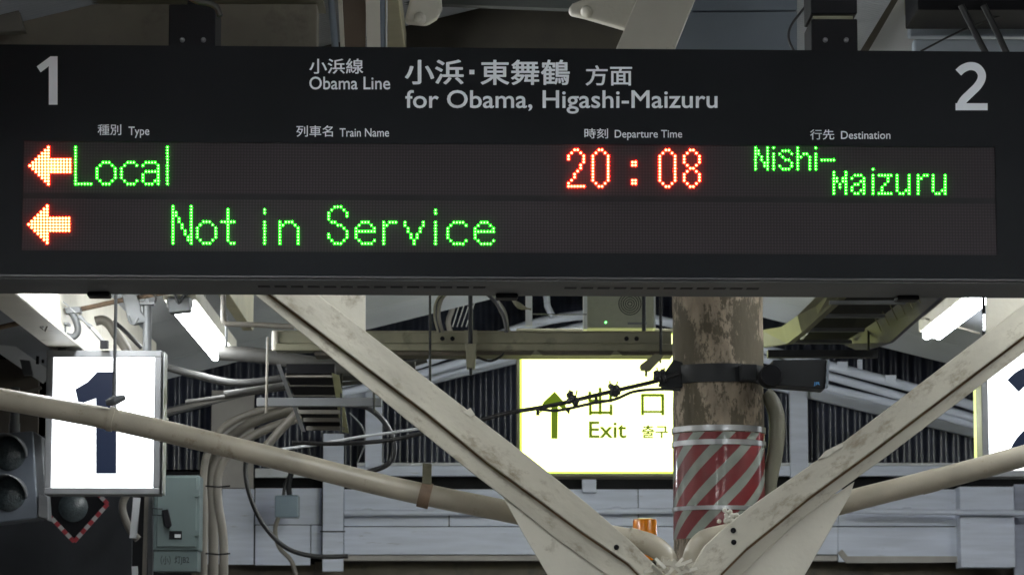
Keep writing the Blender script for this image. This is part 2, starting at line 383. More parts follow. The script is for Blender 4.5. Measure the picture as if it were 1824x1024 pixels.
# fascia boards
xs = [612, 800, 1137, 1352, 1493, 1712]
for i in range(5):
    bp('board', xs[i] + .8, 871, xs[i + 1] - .8, 936.5, .04, .02 + random.uniform(0, .004))
for i, (xa, xb) in enumerate(((612, 1000), (1000, 1493), (1493, 1712))):
    bp('board', xa + .6, 938, xb - .6, 987 if i < 2 else 1000, .04, .03 + random.uniform(0, .003))
bp('soffit_board', 612, 988, 1492, 998, .12, .0, WALLB)
g = G().pprism([(1492, 984), (1508, 1002), (1712, 1001), (1712, 990), (1510, 990), (1500, 978)], Y0 - .05, .05); part('bracket', g, WALLB, bld)
bp('box_panel', 1712, 866, 1806, 1010, .25, .22, WALL, .006); bp('board', 1807, 862, 1900, 1030, .04, .0)
bp('panel_cap', 1712, 860, 1806, 865, .2, .18, BLACK)
# left boards
bp('board', 375, 695, 453, 869, .04, .02, WALLB); bp('board', 394, 870, 452.5, 1005, .04, .05)
bp('board', 454, 869, 573, 933.5, .04, .03); bp('board', 454, 935, 553, 1006, .04, .033); bp('board', 554, 935, 573, 990, .04, .028)
bp('board', 454, 834, 562, 850, .04, .03, WHITE); bp('board', 357, 870, 393, 1004, .03, .0)
bp('corner_post', 574, 858, 612, 1017, .10, .12)
bp('tie_wire', 570, 945, 615, 947, .01, .13, BLACK, 0)
bp('lower_beam', 340, 1004, 560, 1060, .05, -.2, BROWN); bp('lower_beam', 560, 1000, 1900, 1060, .05, -.2, BROWN)
part('wall_core', G().pbox(200, 846, 1900, 1400, Y0 + .22, .1), BLACK, bld)
# conduit along the fascia
part('conduit', G().tube(PP([(614, 913), (840, 912), (1210, 909)], Y0 - .12), 5.4 * Y0 / F, 10), WALL, bld, smooth=True)
part('conduit', G().tube(PP([(1500, 909), (1712, 912), (1850, 913)], Y0 - .30), 5.0 * Y0 / F, 10), WALL, bld, smooth=True)
for x, y in ((655, 912), (1098, 909), (1616, 910)): part('conduit_coupling', G().tube(PP([(x - 7, y), (x + 7, y)], Y0 - (.12 if x < 1300 else .3)), 7.4 * Y0 / F, 10), WALL, bld, smooth=True)
# white pipes that follow the gable
def gp(pts, r, Y, m=WALL): part('gable_pipe', G().tube(PP(pts, Y), r * Y / F, 12, smooth=4), m, bld, smooth=True)
gp([(560, 694), (740, 650), (860, 607), (960, 574), (1040, 561), (1110, 561), (1210, 578), (1300, 605), (1400, 632), (1480, 652), (1660, 700), (1800, 744)], 8.5, 21.2)
gp([(560, 712), (740, 668), (900, 622), (1000, 590), (1070, 580), (1210, 600), (1400, 650), (1480, 671), (1660, 722), (1800, 765)], 7.5, 21.3)
gp([(700, 690), (860, 650), (1000, 612)], 5, 21.5); gp([(1370, 664), (1480, 692), (1640, 730), (1800, 775)], 7, 21.35)
for x, y in ((1500, 664), (1586, 688), (1700, 720)): part('pipe_clip', G().pbox(x - 8, y - 20, x + 10, y - 8, 21.15, .04), WALL, bld)
part('pipe_hanger', G().pbox(1528, 640, 1536, 662, 21.2, .03), WALL, bld)
part('pipe_stub', G().tube(PP([(972, 510), (975, 545), (985, 566)], 21.1), 6 * 21 / F, 8), WALL, bld, smooth=True)
part('pipe_stub', G().tube(PP([(806, 520), (806, 548), (798, 575), (806, 600)], 21.0), 5 * 21 / F, 8, smooth=3), WALLB, bld, smooth=True)

# ------------------------------------------------------------------ round post with striped sleeve
Yp = 13.35; pr = 82.5 * (Yp - .2) / F
pc = P(1280, 760, Yp); bx, by = pc.x, Yp
post = thing('round_post', 'weathered round post with peeling paint and red and white striped sleeve', 'post', (bx, by, 0))
def zc(py): return P(1280, py, Yp - pr).z
prof = [(pr * (1 + .008 * math.sin(i * 2.1)), i * .1) for i in range(48) if i * .1 < 4.35]
g = G().lathe((bx, by, 0), (0, 0, 1), prof, 40); part('shaft', g, POST, post, smooth=True, angle=60)
zt, zb = zc(768), zc(957); R1 = pr * 1.012
STR = stripe_mat('red_white_stripes', (.15, .006, .009), (.23, .255, .22), R1, .139, .42, phase=.047 - 0)
part('striped_sleeve', G().lathe((bx, by, 0), (0, 0, 1), [(R1, zb), (R1, zt)], 48), STR, post, smooth=True, angle=60)
for py, h in ((761, 10), (786, 9), (903, 7)):
    z = zc(py); hh = h / 2 * Yp / F; part('steel_band', G().lathe((bx, by, 0), (0, 0, 1), [(R1 * 1.01, z - hh), (R1 * 1.022, z - hh), (R1 * 1.022, z + hh), (R1 * 1.01, z + hh)], 48), ALU, post, smooth=True)
g = G().tube(PP([(1362, 700), (1375, 715), (1384, 745), (1382, 800), (1372, 850), (1366, 905), (1362, 990)], Yp - .02), 14 * Yp / F, 14, smooth=5)
fc = solo('flexible_conduit', g, mat('dark_olive', (.13, .125, .09), .5), 'thick olive flexible conduit bulging out on the right side of the striped post', 'conduit', smooth=True)
# clamp band with a small dark device box
dev = thing('clamped_device', 'dark grey box with small blue logo clamped by a band round the post', 'device', P(1420, 690, Yp - .3))
zb_ = zc(663)
part('clamp_band', G().lathe((bx, by, 0), (0, 0, 1), [(pr * 1.01, zb_ - .04), (pr * 1.05, zb_ - .04), (pr * 1.05, zb_ + .04), (pr * 1.01, zb_ + .04)], 40), DGREY, dev, smooth=True)
part('casing', G().pprism([(1376, 641), (1473, 639), (1470, 693), (1380, 686)], Yp - .30, .16), DGREY, dev, bevel=.006)
part('end_plate', G().pprism([(1474, 640), (1478, 641), (1475, 690), (1471, 692)], Yp - .31, .02), BLUEGREY, dev)
part('knob', G().lathe(P(1374, 668, Yp - .32), (0, 1, 0), [(.045, 0), (.05, .02), (.05, .1)], 20), BLACK, dev, smooth=True)
part('bolt_plate', G().pbox(1318, 648, 1350, 678, Yp - pr - .025, .03), DGREY, dev, bevel=.008)
part('anchor_plate', G().pprism([(1200, 640), (1216, 645), (1216, 690), (1190, 690), (1174, 684), (1180, 668)], Yp - .12, .1), DGREY, dev, bevel=.004)
LOGO = mat('blue_logo', (.10, .36, .80), .5, var=.02)
part('lettering', text_fit('JR', .02, lambda x, y: P(x, y, Yp - .3012), (1449, 680, 1461, 687)), LOGO, dev)

# ------------------------------------------------------------------ V frame of the canopy in front
Yv = 12.0
vf = thing('steel_support_frame', 'cream painted V shaped steel canopy frame with riveted gusset plates', 'steel frame', Vector((P(1200, 1010, Yv).x, Yv, 0)))
def arm(top, groove, low, name, CREAM):
    """an upper angle proud of a lower plate"""
    n = len(top)
    g = G()
    g.strip(top, groove, Yv - .05, .062)
    part(name, g, CREAM, vf, bevel=.004)
    g = G(); m2 = [((a[0] * .3 + b[0] * .7), (a[1] * .3 + b[1] * .7)) for a, b in zip(groove, low)]
    g.strip([(q[0], q[1] - 2) for q in groove], low, Yv - .013, .0125)
    part('lower_flange', g, CREAM, vf, bevel=.003)
    g = G()
    g.strip([(q[0], q[1] + .5) for q in groove], [(q[0], q[1] + 5.5) for q in groove], Yv - .0155, .002)
    part('rust_seam', g, RUSTLINE, vf)
arm([(458, 441), (558, 518), (840, 735), (947, 817), (1049, 899), (1120, 960), (1180, 1018), (1205, 1045)],
    [(390, 452), (474, 518), (757, 732), (870, 824), (965, 893), (1034, 944), (1120, 1003), (1160, 1045)],
    [(350, 443), (446, 518), (735, 756), (845, 845), (915, 898), (990, 958), (1090, 1030), (1105, 1045)], 'diagonal_arm', ARML)
arm([(1960, 446), (1824, 542), (1504, 786), (1340, 899), (1289, 940), (1255, 972), (1233, 1010), (1222, 1045)],
    [(1960, 506), (1824, 598), (1555, 802), (1442, 884), (1380, 935), (1330, 975), (1285, 1020), (1265, 1045)],
    [(1960, 535), (1824, 628), (1580, 812), (1480, 884), (1420, 930), (1370, 975), (1325, 1020), (1302, 1045)], 'diagonal_arm', ARMR)
part('gusset_plate', G().pprism([(884, 862), (905, 885), (990, 955), (1090, 1030), (1180, 1100), (1180, 1250), (1025, 1130), (977, 1026), (931, 948)], Yv - .0, .012), CREAM2, vf, bevel=.002)
part('gusset_plate', G().pprism([(1522, 857), (1515, 880), (1432, 1026), (1390, 1130), (1240, 1250), (1240, 1100), (1325, 1018), (1420, 928)], Yv - .0, .012), CREAM2, vf, bevel=.002)
c = P(1212, 1060, Yv); part('column', G().box(c.x - .12, c.x + .12, Yv + .02, Yv + .24, 0, c.z + .02), CREAM, vf, bevel=.004)
part('tie_plate', G().pprism([(560, 380), (651, 380), (651, 596), (640, 588), (560, 522)], Yv + .02, .012), CREAM2, vf)
part('tie_plate', G().pprism([(1757, 380), (1930, 380), (1930, 500), (1757, 592)], Yv + .02, .012), CREAM2, vf)
part('top_chord', G().pbox(150, 395, 2050, 450, Yv + .04, .12), CREAM2, vf)
for x in (430, 1990): part('chord_post', G().pbox(x - 30, 60, x + 30, 396, Yv + .05, .1), CREAM2, vf)
for x, y in ((1098, 975), (1307, 965), (1306, 944), (1382, 962), (838, 740)):
    pass
for x, y in ((1098, 974), (1307, 965), (1306, 944)): part('bolt_hole', G().lathe(P(x, y, Yv - .051), (0, -1, 0), [(.011, 0), (.011, .004), (.007, .008)], 12), BLACK, vf)
random.seed(3); g = G()
for i in range(16):
    a = P(random.uniform(1165, 1240), random.uniform(1002, 1020), Yv - random.uniform(0, .12)); v = Vector((random.uniform(-1, 1), random.uniform(-.5, .5), random.uniform(-.3, .5))).normalized() * random.uniform(.02, .06)
    g.beam(a - v, a + v, .012, .004)
solo('paint_flakes', g, CREAM2, 'heap of peeled cream paint flakes lying in the crook of the steel frame', 'debris')
g = G()
for i in range(26):
    a = P(1301 + random.gauss(0, 9), 922 + random.gauss(0, 6), Yv - .03); g.lathe(a, (random.uniform(-1, 1), -1, random.uniform(-1, 1)), [(.004, -.008), (.010, -.003), (.009, .005), (.003, .009)], 6)
solo('sealant_lump', g, CREAM2, 'pale crumbly sealant lump on the right arm beside the striped sleeve', 'sealant', smooth=True)
for lab, pts in (('left', [(825, 733), (838, 726), (846, 738), (838, 742)]), ('right', [(1458, 817), (1470, 803), (1500, 788), (1502, 794), (1475, 812)])):
    part('loose_flake', G().pprism(pts, Yv - .055, .01), CREAM2, vf)

# drain pipes
Yd = 12.30
dp = thing('drain_pipe', 'long beige drain pipe sloping down from the left edge past the platform 1 sign', 'pipe', P(1190, 1045, Yd), 'beige drain pipes meeting behind the steel frame')
part('pipe_run', G().tube(PP([(-120, 689), (0, 710), (205, 748), (456, 807), (700, 868), (926, 915), (1040, 945), (1110, 958), (1155, 968), (1180, 985), (1190, 1010), (1192, 1060), (1192, 1100)], Yd), 19.5 * Yd / F, 20, smooth=5), PIPE, dp, smooth=True)
for x, y, r in ((1128, 961, 21), (1185, 1000, 21)): part('coupling', G().tube(PP([(x - 9, y - 2), (x + 3, y + 1)], Yd), r * Yd / F, 20), PIPE, dp, smooth=True)
for x, y in ((757, 881),):
    part('pipe_clip', G().tube(PP([(x - 10, y - 2), (x + 10, y + 3)], Yd), 23 * Yd / F, 20), RUST, dp, smooth=True)
    part('clip_hanger', G().pprism([(753, 824), (769, 826), (768, 862), (752, 862)], Yd - .03, .03), OLIVE, dp)
part('pipe_clip', G().tube(PP([(193, 745), (203, 747)], Yd), 22.5 * Yd / F, 20), PIPE, dp, smooth=True)
part('clip_bolt', G().lathe(P(204, 713, Yd - .06), (1, 0, .3), [(.012, -.035), (.016, -.02), (.02, 0), (.016, .02), (.01, .045)], 10), GREY, dp)
dp2 = thing('drain_pipe', 'beige drain pipe sloping up to the right past the platform 2 sign', 'pipe', P(1235, 1045, Yd), 'beige drain pipes meeting behind the steel frame')
part('pipe_run', G().tube(PP([(1980, 776), (1824, 812), (1690, 848), (1510, 893), (1370, 935), (1290, 953), (1255, 963), (1238, 985), (1232, 1020), (1232, 1100)], Yd), 19.5 * Yd / F, 20, smooth=5), PIPE, dp2, smooth=True)
part('coupling', G().tube(PP([(1252, 966), (1262, 962)], Yd), 21.5 * Yd / F, 20), PIPE, dp2, smooth=True)
part('coupling', G().tube(PP([(1640, 861), (1668, 853.5)], Yd), 20.3 * Yd / F, 20), PIPE, dp2, smooth=True)
solo('hanger_rod', G().tube(PP([(208, 400), (206, 560), (203, 708)], Yd), 3.0 * Yd / F, 8), GREY, 'thin steel rod holding up the drain pipe in front of the platform 1 sign', 'rod', smooth=True)

# ------------------------------------------------------------------ illuminated platform number signs
def lightbox(name, label, x0, y0, x1, y1, Y, glyph, pts=None, dx=0):
    a = P((x0 + x1) / 2, y1, Y); t = thing(name, label, 'sign', (a.x, Y, a.z), 'illuminated platform number signs')
    A = P(x0, y1, Y); B = P(x1, y0, Y); fw = 12 * Y / F
    g = G(); d = .16
    g.box(A.x, B.x, Y, Y + d, B.z - fw, B.z); g.box(A.x, B.x, Y, Y + d, A.z, A.z + fw); g.box(A.x, A.x + fw, Y, Y + d, A.z + fw, B.z - fw); g.box(B.x - fw, B.x, Y, Y + d, A.z + fw, B.z - fw)
    part('frame', g, FRAME, t, bevel=.004)
    lf = part('lit_face', G().box(A.x + fw, B.x - fw, Y + .012, Y + .1, A.z + fw, B.z - fw), FACEW, t)
    part('back_plate', G().box(A.x + fw, B.x - fw, Y + .12, Y + .15, A.z + fw, B.z - fw), FRAME, t)
    part('digit', glyph, GLYPHB, lf)
    return t
Ys = 14.0
one = G().pprism([(207, 662), (207, 843), (171, 843), (171, 709), (140, 720), (134, 693), (156, 680), (173, 662)], Ys + .006, .004)
lb1 = lightbox('platform_sign', 'glowing white box sign with a dark digit 1 hanging left of the steel frame', 78, 624, 288, 880, Ys, one)
two = glyph_two((1794, 648, 1912, 826), lambda x, y: P(x, y, Ys + .009))
lb2 = lightbox('platform_sign', 'glowing white box sign with a dark digit 2 cut off at the right edge', 1751, 604, 1961, 849, Ys, two)
part('side_rim', G().pbox(289, 626, 292, 878, Ys + .01, .14), ALU, lb1)
# rods and brackets over sign 1
sb = thing('sign_bracket', 'pair of grey clamp brackets and stub tubes carrying the platform 1 sign', 'bracket', P(180, 625, Ys + .05))
for x0, x1, y0 in ((103, 118, 578), (254, 270, 542)):
    part('stub_tube', G().tube(PP([((x0 + x1) / 2, 626), ((x0 + x1) / 2, y0)], Ys + .08), (x1 - x0) / 2 * Ys / F, 12), GREY, sb, smooth=True)
    part('cap_plate', G().pbox(x0 - 4, y0 - 4, x1 + 4, y0, Ys + .04, .08), GREY, sb)
    part('cap_bolt', G().pbox(x0 + 4, y0 - 10, x0 + 10, y0 - 4, Ys + .07, .02), GREY, sb)
part('curved_clamp', G().tube(PP([(124, 553), (131, 562), (138, 580), (138, 592), (130, 600), (118, 598)], Ys + .06), 6.5 * Ys / F, 10, smooth=4), GREY, sb, smooth=True)
part('clamp_jaw', G().pprism([(115, 548), (142, 546), (143, 556), (118, 558)], Ys + .03, .07), GREY, sb)
part('curved_clamp', G().pprism([(216, 524), (240, 520), (250, 540), (252, 556), (262, 566), (262, 574), (236, 578), (226, 566), (222, 545)], Ys + .06, .05), GREY, sb, bevel=.006)
part('clamp_loop', G().tube(PP([(228, 562), (232, 574), (240, 576), (246, 566)], Ys + .02), 2.5 * Ys / F, 8, smooth=4), GREY, sb, smooth=True)
part('wing_bolt', G().lathe(P(123, 611, Ys + .03), (1, 0, 0), [(.014, -.02), (.02, 0), (.012, .03)], 8), BLACK, sb)
solo('support_tube', G().tube(PP([(-60, 597), (0, 583), (120, 556), (215, 535), (300, 520), (360, 506)], Ys + .12), 4.6 * Ys / F, 12), RUST, 'rust spotted tube rising to the right above the platform 1 sign', 'tube', smooth=True)
part('top_rod', G().tube(PP([(262, 545), (275, 540), (277, 528), (268, 522), (250, 524)], Ys + .1), 2 * Ys / F, 8, smooth=4), BCABLE, sb, smooth=True)
tb = thing('turnbuckle', 'thin wire with a small steel turnbuckle above the platform 1 sign', 'turnbuckle', P(185, 618, Ys - .05))
part('wire', G().tube(PP([(112, 537), (142, 563)], Ys - .05), 1.1 * Ys / F, 6), ALU, tb)
part('link', G().tube(PP([(140, 562), (163, 584)], Ys - .05), lambda t: (3.2 + math.sin(t * 9) * 1) * Ys / F, 8, smooth=8), GREY, tb)
part('sleeve', G().tube(PP([(163, 584), (184, 608)], Ys - .05), 3.6 * Ys / F, 8), ALU, tb)
part('anchor', G().pbox(178, 606, 192, 620, Ys - .06, .04), BLACK, tb)
solo('flexible_conduit', G().tube(PP([(170, 572), (183, 570), (195, 578), (208, 598), (224, 620), (230, 640)], Ys + .3), 9 * Ys / F, 12, smooth=4), CONDUIT, 'pale bent flexible conduit entering behind the top of the platform 1 sign', 'conduit', smooth=True)
solo('power_cable', G().tube(PP([(202, 572), (225, 592), (252, 620)], Ys + .35), 4 * Ys / F, 8, smooth=4), BCABLE, 'black cable sloping down behind the top of the platform 1 sign', 'cable', smooth=True)
# wall brace beam at far left
solo('eaves_beam', G().beam(P(-60, 572, 16.2), P(78, 668, 17.6), .085, .06), WHITE, 'bright white painted beam at the left edge behind the platform 1 sign', 'beam', bevel=.003)
g = G().pbox(64, 634, 69, 648, 16.0, .02).pbox(74, 640, 78, 646, 16.0, .02); solo('beam_bolt', g, BLACK, 'two dark bolts at the end of the white beam beside the platform 1 sign', 'bolts')
solo('hanging_bracket', G().pprism([(35, 640), (52, 642), (58, 668), (42, 668)], 16.6, .04), GREY, 'small grey bracket hanging under the white beam at the left edge', 'bracket')
for i, (xa, ya, xb, yb) in enumerate(((21, 500, 9, 541), (68, 500, 45, 565), (98, 533, 76, 583), (103, 538, 80, 590))):
    solo('rafter_hook', G().tube(PP([(xa, ya), (xb, yb), (xb - 9, yb - 8)], 13.2), 1.5 * 13.2 / F, 6), GREY if i < 2 else CONDUIT, ['dark hooked rod at the far left under the canopy beam', 'dark hooked rod second from the left under the canopy beam', 'pale thin rod crossing the beam left of the curved clamp', 'pale thin rod close to the curved clamp over the sign'][i], 'rod', 'hooked rods under the canopy beam')

# ------------------------------------------------------------------ fluorescent lamps
def lamp_at(x, y0, z, label, ln=2.35, m=None):
    t = thing('fluorescent_lamp', label, 'lamp', (x, y0, z), 'fluorescent lamps under the canopy')
    part('housing', G().box(x - .08, x + .08, y0, y0 + ln, z + .028, z + .10), CREAM2, t, bevel=.006)
    for s in (-1, 1):
        part('tube', G().tube([(x + s * .036, y0 + .05, z), (x + s * .036, y0 + ln - .02, z)], .019, 14), m or TUBE, t, smooth=True)
    for y in (y0, y0 + ln - .03): part('lampholder', G().box(x - .062, x + .062, y, y + .03, z - .012, z + .05), WHITE, t, bevel=.008)
    part('stem', G().box(x - .012, x + .012, y0 + ln / 2, y0 + ln / 2 + .03, z + .10, zroof(x) - .01), WHITE, t)
    return t
DIMTUBE = emit('lit_tube_dimmed', (.93, .97, 1.0), 34)  # tubes in view dimmed so their surroundings do not blow out
lamp_at(-1.47, 14.3, 3.39, 'lit fluorescent lamp to the right of the platform 1 sign', m=DIMTUBE)
lamp_at(-.45, 10.1, 3.62, 'added fluorescent fill lamp hidden behind the middle of the departure board', 1.2)  # unseen lamp added to brighten the left arm of the V frame
lamp_at(2.68, 15.6, 3.66, 'lit fluorescent lamp at the upper right under the board', m=DIMTUBE)
lamp_at(-1.80, 12.6, 3.42, 'short lit fluorescent lamp hidden behind the left half of the departure board', 1.2)
for y, n in ((5.4, 'nearest ahead of'), (2.8, 'just ahead of'), (.2, 'right over'), (-2.4, 'just behind'), (-5.0, 'well behind')):  # rows continued out of view, packed closer for more front light
    lamp_at(-1.47, y, 3.39, 'unseen lit fluorescent lamp of the left row %s the viewer' % n); lamp_at(2.68, y, 3.5, 'unseen lit fluorescent lamp of the right row %s the viewer' % n)
lamp_at(.70, 16.5, 4.13, 'added fluorescent fill lamp under the ridge behind the departure board')  # unseen lamp added to light the far wall and centre roof sheets
lamp_at(2.68, 11.0, 3.66, 'lit fluorescent lamp of the right row beside the departure board')
def fill_lamp_across(x0, y, z, label, ln=1.2):  # unseen lamps added to brighten the far wall
    t = thing('fluorescent_lamp', label, 'lamp', (x0, y, z), 'fluorescent lamps under the canopy')
    part('housing', G().box(x0, x0 + ln, y - .06, y + .06, z + .035, z + .10), CREAM2, t, bevel=.006)
    for s in (-1, 1): part('tube', G().tube([(x0 + .05, y + s * .036, z), (x0 + ln - .05, y + s * .036, z)], .019, 14), TUBE, t, smooth=True)
    for x in (x0, x0 + ln - .03): part('lampholder', G().box(x, x + .03, y - .062, y + .062, z - .012, z + .05), WHITE, t)
    part('stem', G().box(x0 + ln / 2, x0 + ln / 2 + .03, y - .012, y + .012, z + .10, zroof(x0 + ln / 2) - .01), WHITE, t)
fill_lamp_across(.33, 18.9, 3.30, 'added fluorescent fill lamp hanging crosswise behind the large exit sign')
fill_lamp_across(-4.1, 18.6, 3.0, 'added fluorescent fill lamp hanging crosswise beyond the left eave')
fill_lamp_across(3.9, 18.6, 3.25, 'added fluorescent fill lamp hanging crosswise by the right eave')
for y, n in ((2.9, 'ahead of'), (-.6, 'above'), (-4.1, 'behind')): lamp_at(.70, y, 3.95, 'added fluorescent fill lamp under the ridge %s the viewer' % n)  # extra unseen row added for more light from the viewer's side
bx_ = thing('ballast_box', 'grey ballast box at the near end of the left lamp', 'box', P(318, 556, 14.2)); part('case', G().pprism([(298, 534), (337, 530), (339, 553), (301, 557)], 14.15, .1), GREY, bx_, bevel=.005)
part('cable_gland', G().tube(PP([(312, 524), (318, 540), (326, 528), (345, 520)], 14.1), 3 * 14 / F, 8, smooth=3), DGREY, bx_)
# bent white conduit beside the left lamp
solo('bent_conduit', G().tube(PP([(398, 480), (398, 560), (400, 574), (412, 577), (470, 579), (524, 582)], 14.6), 5.0 * 14.6 / F, 10, smooth=4), CONDUIT, 'beige conduit bending from vertical to horizontal right of the left lamp', 'conduit', smooth=True)
solo('drop_rod', G().tube(PP([(403, 560), (403, 618)], 14.7), 2.4 * 14.7 / F, 8), GREY, 'short dark rod hanging below the bend of the beige conduit', 'rod')

# ------------------------------------------------------------------ cable tray beam across the middle
Yt = 15.5
tr = thing('cable_duct', 'long olive cable duct beam crossing above the exit sign', 'cable duct', P(840, 632, Yt))
part('web', G().pbox(490, 590, 1196, 611, Yt, .06), OLIVE, tr, bevel=.003)
part('lower_lip', G().pbox(490, 612, 1198, 624, Yt - .03, .12), OLIVE, tr, bevel=.004)
part('underside', G().pbox(560, 624.5, 1198, 632, Yt + .0, .2), BROWN, tr)
part('top_flange', G().pbox(486, 589.3, 1198, 590.5, Yt - .02, .14), OLIVE, tr)
part('end_cap', G().tube(PP([(490, 590), (490, 624)], Yt - .01), 6 * Yt / F, 12), CREAM2, tr, smooth=True)
for x in (788, 806, 1116, 1134): part('bolt', G().lathe(P(x, 603, Yt - .002), (0, 1, 0), [(.012, -.003), (.012, .002)], 12), BLACK, tr)
for x in (946, 1088): part('corner_clip', G().pprism([(x, 632), (x + 20, 632), (x + 8, 622)], Yt - .04, .02), OLIVE, tr)
def rod(label, pts, r, Y, m=DGREY, name='hanger_rod'): return solo(name, G().tube(PP(pts, Y), r * Y / F, 8), m, label, 'rod', smooth=True)
rod('thin dark rod hanging in front of the duct left of the wire coil', [(766, 440), (766, 680)], 2.2, Yt - .15)
cl = thing('beam_clamp', 'threaded rod with olive clamp gripping the duct below the wire coil', 'clamp', P(838, 656, Yt))
part('rod', G().tube(PP([(838, 440), (838, 612)], Yt - .1), 4 * Yt / F, 10), DGREY, cl, smooth=True)
part('jaw', G().pprism([(829, 612), (849, 612), (846, 655), (831, 655)], Yt - .12, .09), OLIVE, cl, bevel=.005); part('jaw_tip', G().pbox(836, 655, 841, 668, Yt - .1, .02), DGREY, cl)
part('side_strap', G().pbox(827, 588, 850, 612, Yt - .1, .03), OLIVE, cl)
rod('thick dark rod hanging in front of the grey speaker', [(1147, 440), (1147, 590)], 3.6, Yt - .25)
cl2 = thing('beam_clamp', 'dark rod with tilted yellow lit clamp over the top right of the exit sign', 'clamp', P(1160, 660, Yt))
part('rod', G().tube(PP([(1177, 440), (1177, 634)], Yt - .1), 2.6 * Yt / F, 10), DGREY, cl2, smooth=True)
part('jaw', G().pprism([(1140, 650), (1166, 630), (1184, 632), (1158, 660), (1142, 658)], Yt - .12, .07), OLIVE, cl2, bevel=.004)
part('jaw_tip', G().pbox(1149, 658, 1153, 670, Yt - .1, .015), DGREY, cl2); part('jaw_tip', G().pbox(1175, 634, 1178, 646, Yt - .1, .015), DGREY, cl2)
# wire coil
random.seed(5)
coil = thing('wire_coil', 'loose coil of pale and dark wire hung over the olive duct', 'wire coil', P(845, 590, Yt - .1))
for i in range(4):
    j = i * 3.2; part('loop', G().tube(PP([(786 - j + 4, 592), (778 - j + 5, 560), (792 - j, 528), (826, 512 - j * .6), (868, 520 - j), (895 - j + 4, 552), (905 + j * .4, 590)], Yt - .12 - i * .012), 1.7 * Yt / F, 6, smooth=7), (CONDUIT, OLIVE, BCABLE, OLIVE)[i], coil, smooth=True)
part('loop', G().tube(PP([(866, 522), (884, 540), (898, 566), (902, 592)], Yt - .18), 3.4 * Yt / F, 8, smooth=5), BCABLE, coil, smooth=True)
part('tail', G().tube(PP([(850, 636), (872, 643), (890, 636), (898, 628)], Yt - .05), 2.2 * Yt / F, 8, smooth=5), BCABLE, coil, smooth=True)
solo('cable_joint', G().tube(PP([(880, 518), (905, 528), (926, 545), (946, 551)], Yt + .2), lambda t: (3.5 + 2 * math.sin(t * 12)) * Yt / F, 10, smooth=8), OLIVE, 'knobbly cable joint leading to the white tag strip', 'cable joint', smooth=True)
solo('tag_strip', G().pbox(936, 440, 948, 581, Yt + .25, .01), WHITE, 'narrow white vertical strip left of the grey speaker', 'strip')
solo('strut_wire', G().tube(PP([(945, 559), (1000, 560), (1045, 560)], Yt + .35), 1.2 * Yt / F, 6), GREY, 'thin horizontal wire between the white strip and the speaker', 'wire')
for i in range(4): solo('stay_wire', G().tube(PP([(828 - i * 3 + i * 12, 512), (806 + i * 8, 582)], 20.8), .9 * 20.8 / F, 6), WHITE, ['leftmost thin white stay wire inside the wire coil', 'second thin white stay wire from the left inside the coil', 'third thin white stay wire from the left inside the coil', 'rightmost thin white stay wire inside the wire coil'][i], 'wire', 'thin stay wires seen through the coil')

# speaker box
Yk = 15.9
sp = thing('wall_speaker', 'olive grey loudspeaker box with round grille and green light', 'speaker', P(1103, 585, Yk))
part('case', G().pbox(1046, 430, 1164, 584, Yk, .18), INSUL, sp, bevel=.006)
part('side_strip', G().pbox(1040, 430, 1046, 586, Yk + .01, .16), WHITE, sp); part('side_strip', G().pbox(1164.5, 430, 1167, 584, Yk + .01, .16), WHITE, sp)  # white left strip stands for the lit side of the case
for ring in (4, 8, 12, 16, 20):
    R_ = ring * Yk / F; c = P(1122, 541, Yk - .001)
    part('grille_ring', G().tube([c + Vector((R_ * math.cos(2 * PI * q / 24), 0, R_ * math.sin(2 * PI * q / 24))) for q in range(25)], .0024, 5, caps=False), DGREY, sp)
part('indicator_light', G().lathe(P(1079, 574, Yk - .004), (0, 1, 0), [(.006, 0), (.006, .006)], 12), INDIC, sp)
part('name_plate', G().pbox(1118, 574, 1152, 578, Yk - .002, .003), GREY, sp)

# ------------------------------------------------------------------ exit sign
Yx = 17.0
ex = thing('exit_sign', 'large glowing yellow exit sign with an up arrow behind the round post', 'sign', P(1110, 850, Yx), 'yellow exit signs')
A = P(920, 849, Yx); B = P(1350, 586, Yx); fw = 6 * Yx / F
g = G(); g.box(A.x, B.x, Yx - .015, Yx + .2, B.z - fw, B.z); g.box(A.x, B.x, Yx - .015, Yx + .2, A.z, A.z + fw); g.box(A.x, A.x + fw, Yx - .015, Yx + .2, A.z + fw, B.z - fw); g.box(B.x - fw, B.x, Yx - .015, Yx + .2, A.z + fw, B.z - fw)
part('frame', g, OLIVE, ex, bevel=.003)
lf = part('lit_face', G().box(A.x + fw + .012, B.x - fw - .012, Yx + .006, Yx + .1, A.z + fw + .012, B.z - fw - .012), FACEY, ex)
part('face_edge', G().box(A.x + fw, B.x - fw, Yx + .009, Yx + .09, A.z + fw, B.z - fw), EDGEY, ex)
at = lambda x, y: P(x, y, Yx + .003)
part('arrow', G().pprism([(988, 697), (1004, 715), (1009, 726), (1014, 736), (994, 722), (993, 781), (982, 781), (982, 722), (960, 736), (968, 716)], Yx + .002, .003), GLYPHY, lf)
part('speaker_glow_strip', G().pbox(1047, 577, 1162, 593, Yx - .04, .02), EDGEY, ex)  # added emissive strip for the sign's glow on the speaker's lower edge
part('lettering', text_fit('Exit', .016, at, (1049, 750, 1116, 780)), GLYPHY, lf)
g = G()
for q in ((1048, 697, 1053, 715), (1085, 697, 1090, 715), (1048, 711, 1090, 716), (1066.5, 690, 1071.5, 738), (1049, 720, 1054, 739), (1086, 720, 1091, 739), (1049, 732, 1091, 737)): g.pbox(*q, Yx + .002, .003)
part('lettering', g, GLYPHY, lf)
g = G()
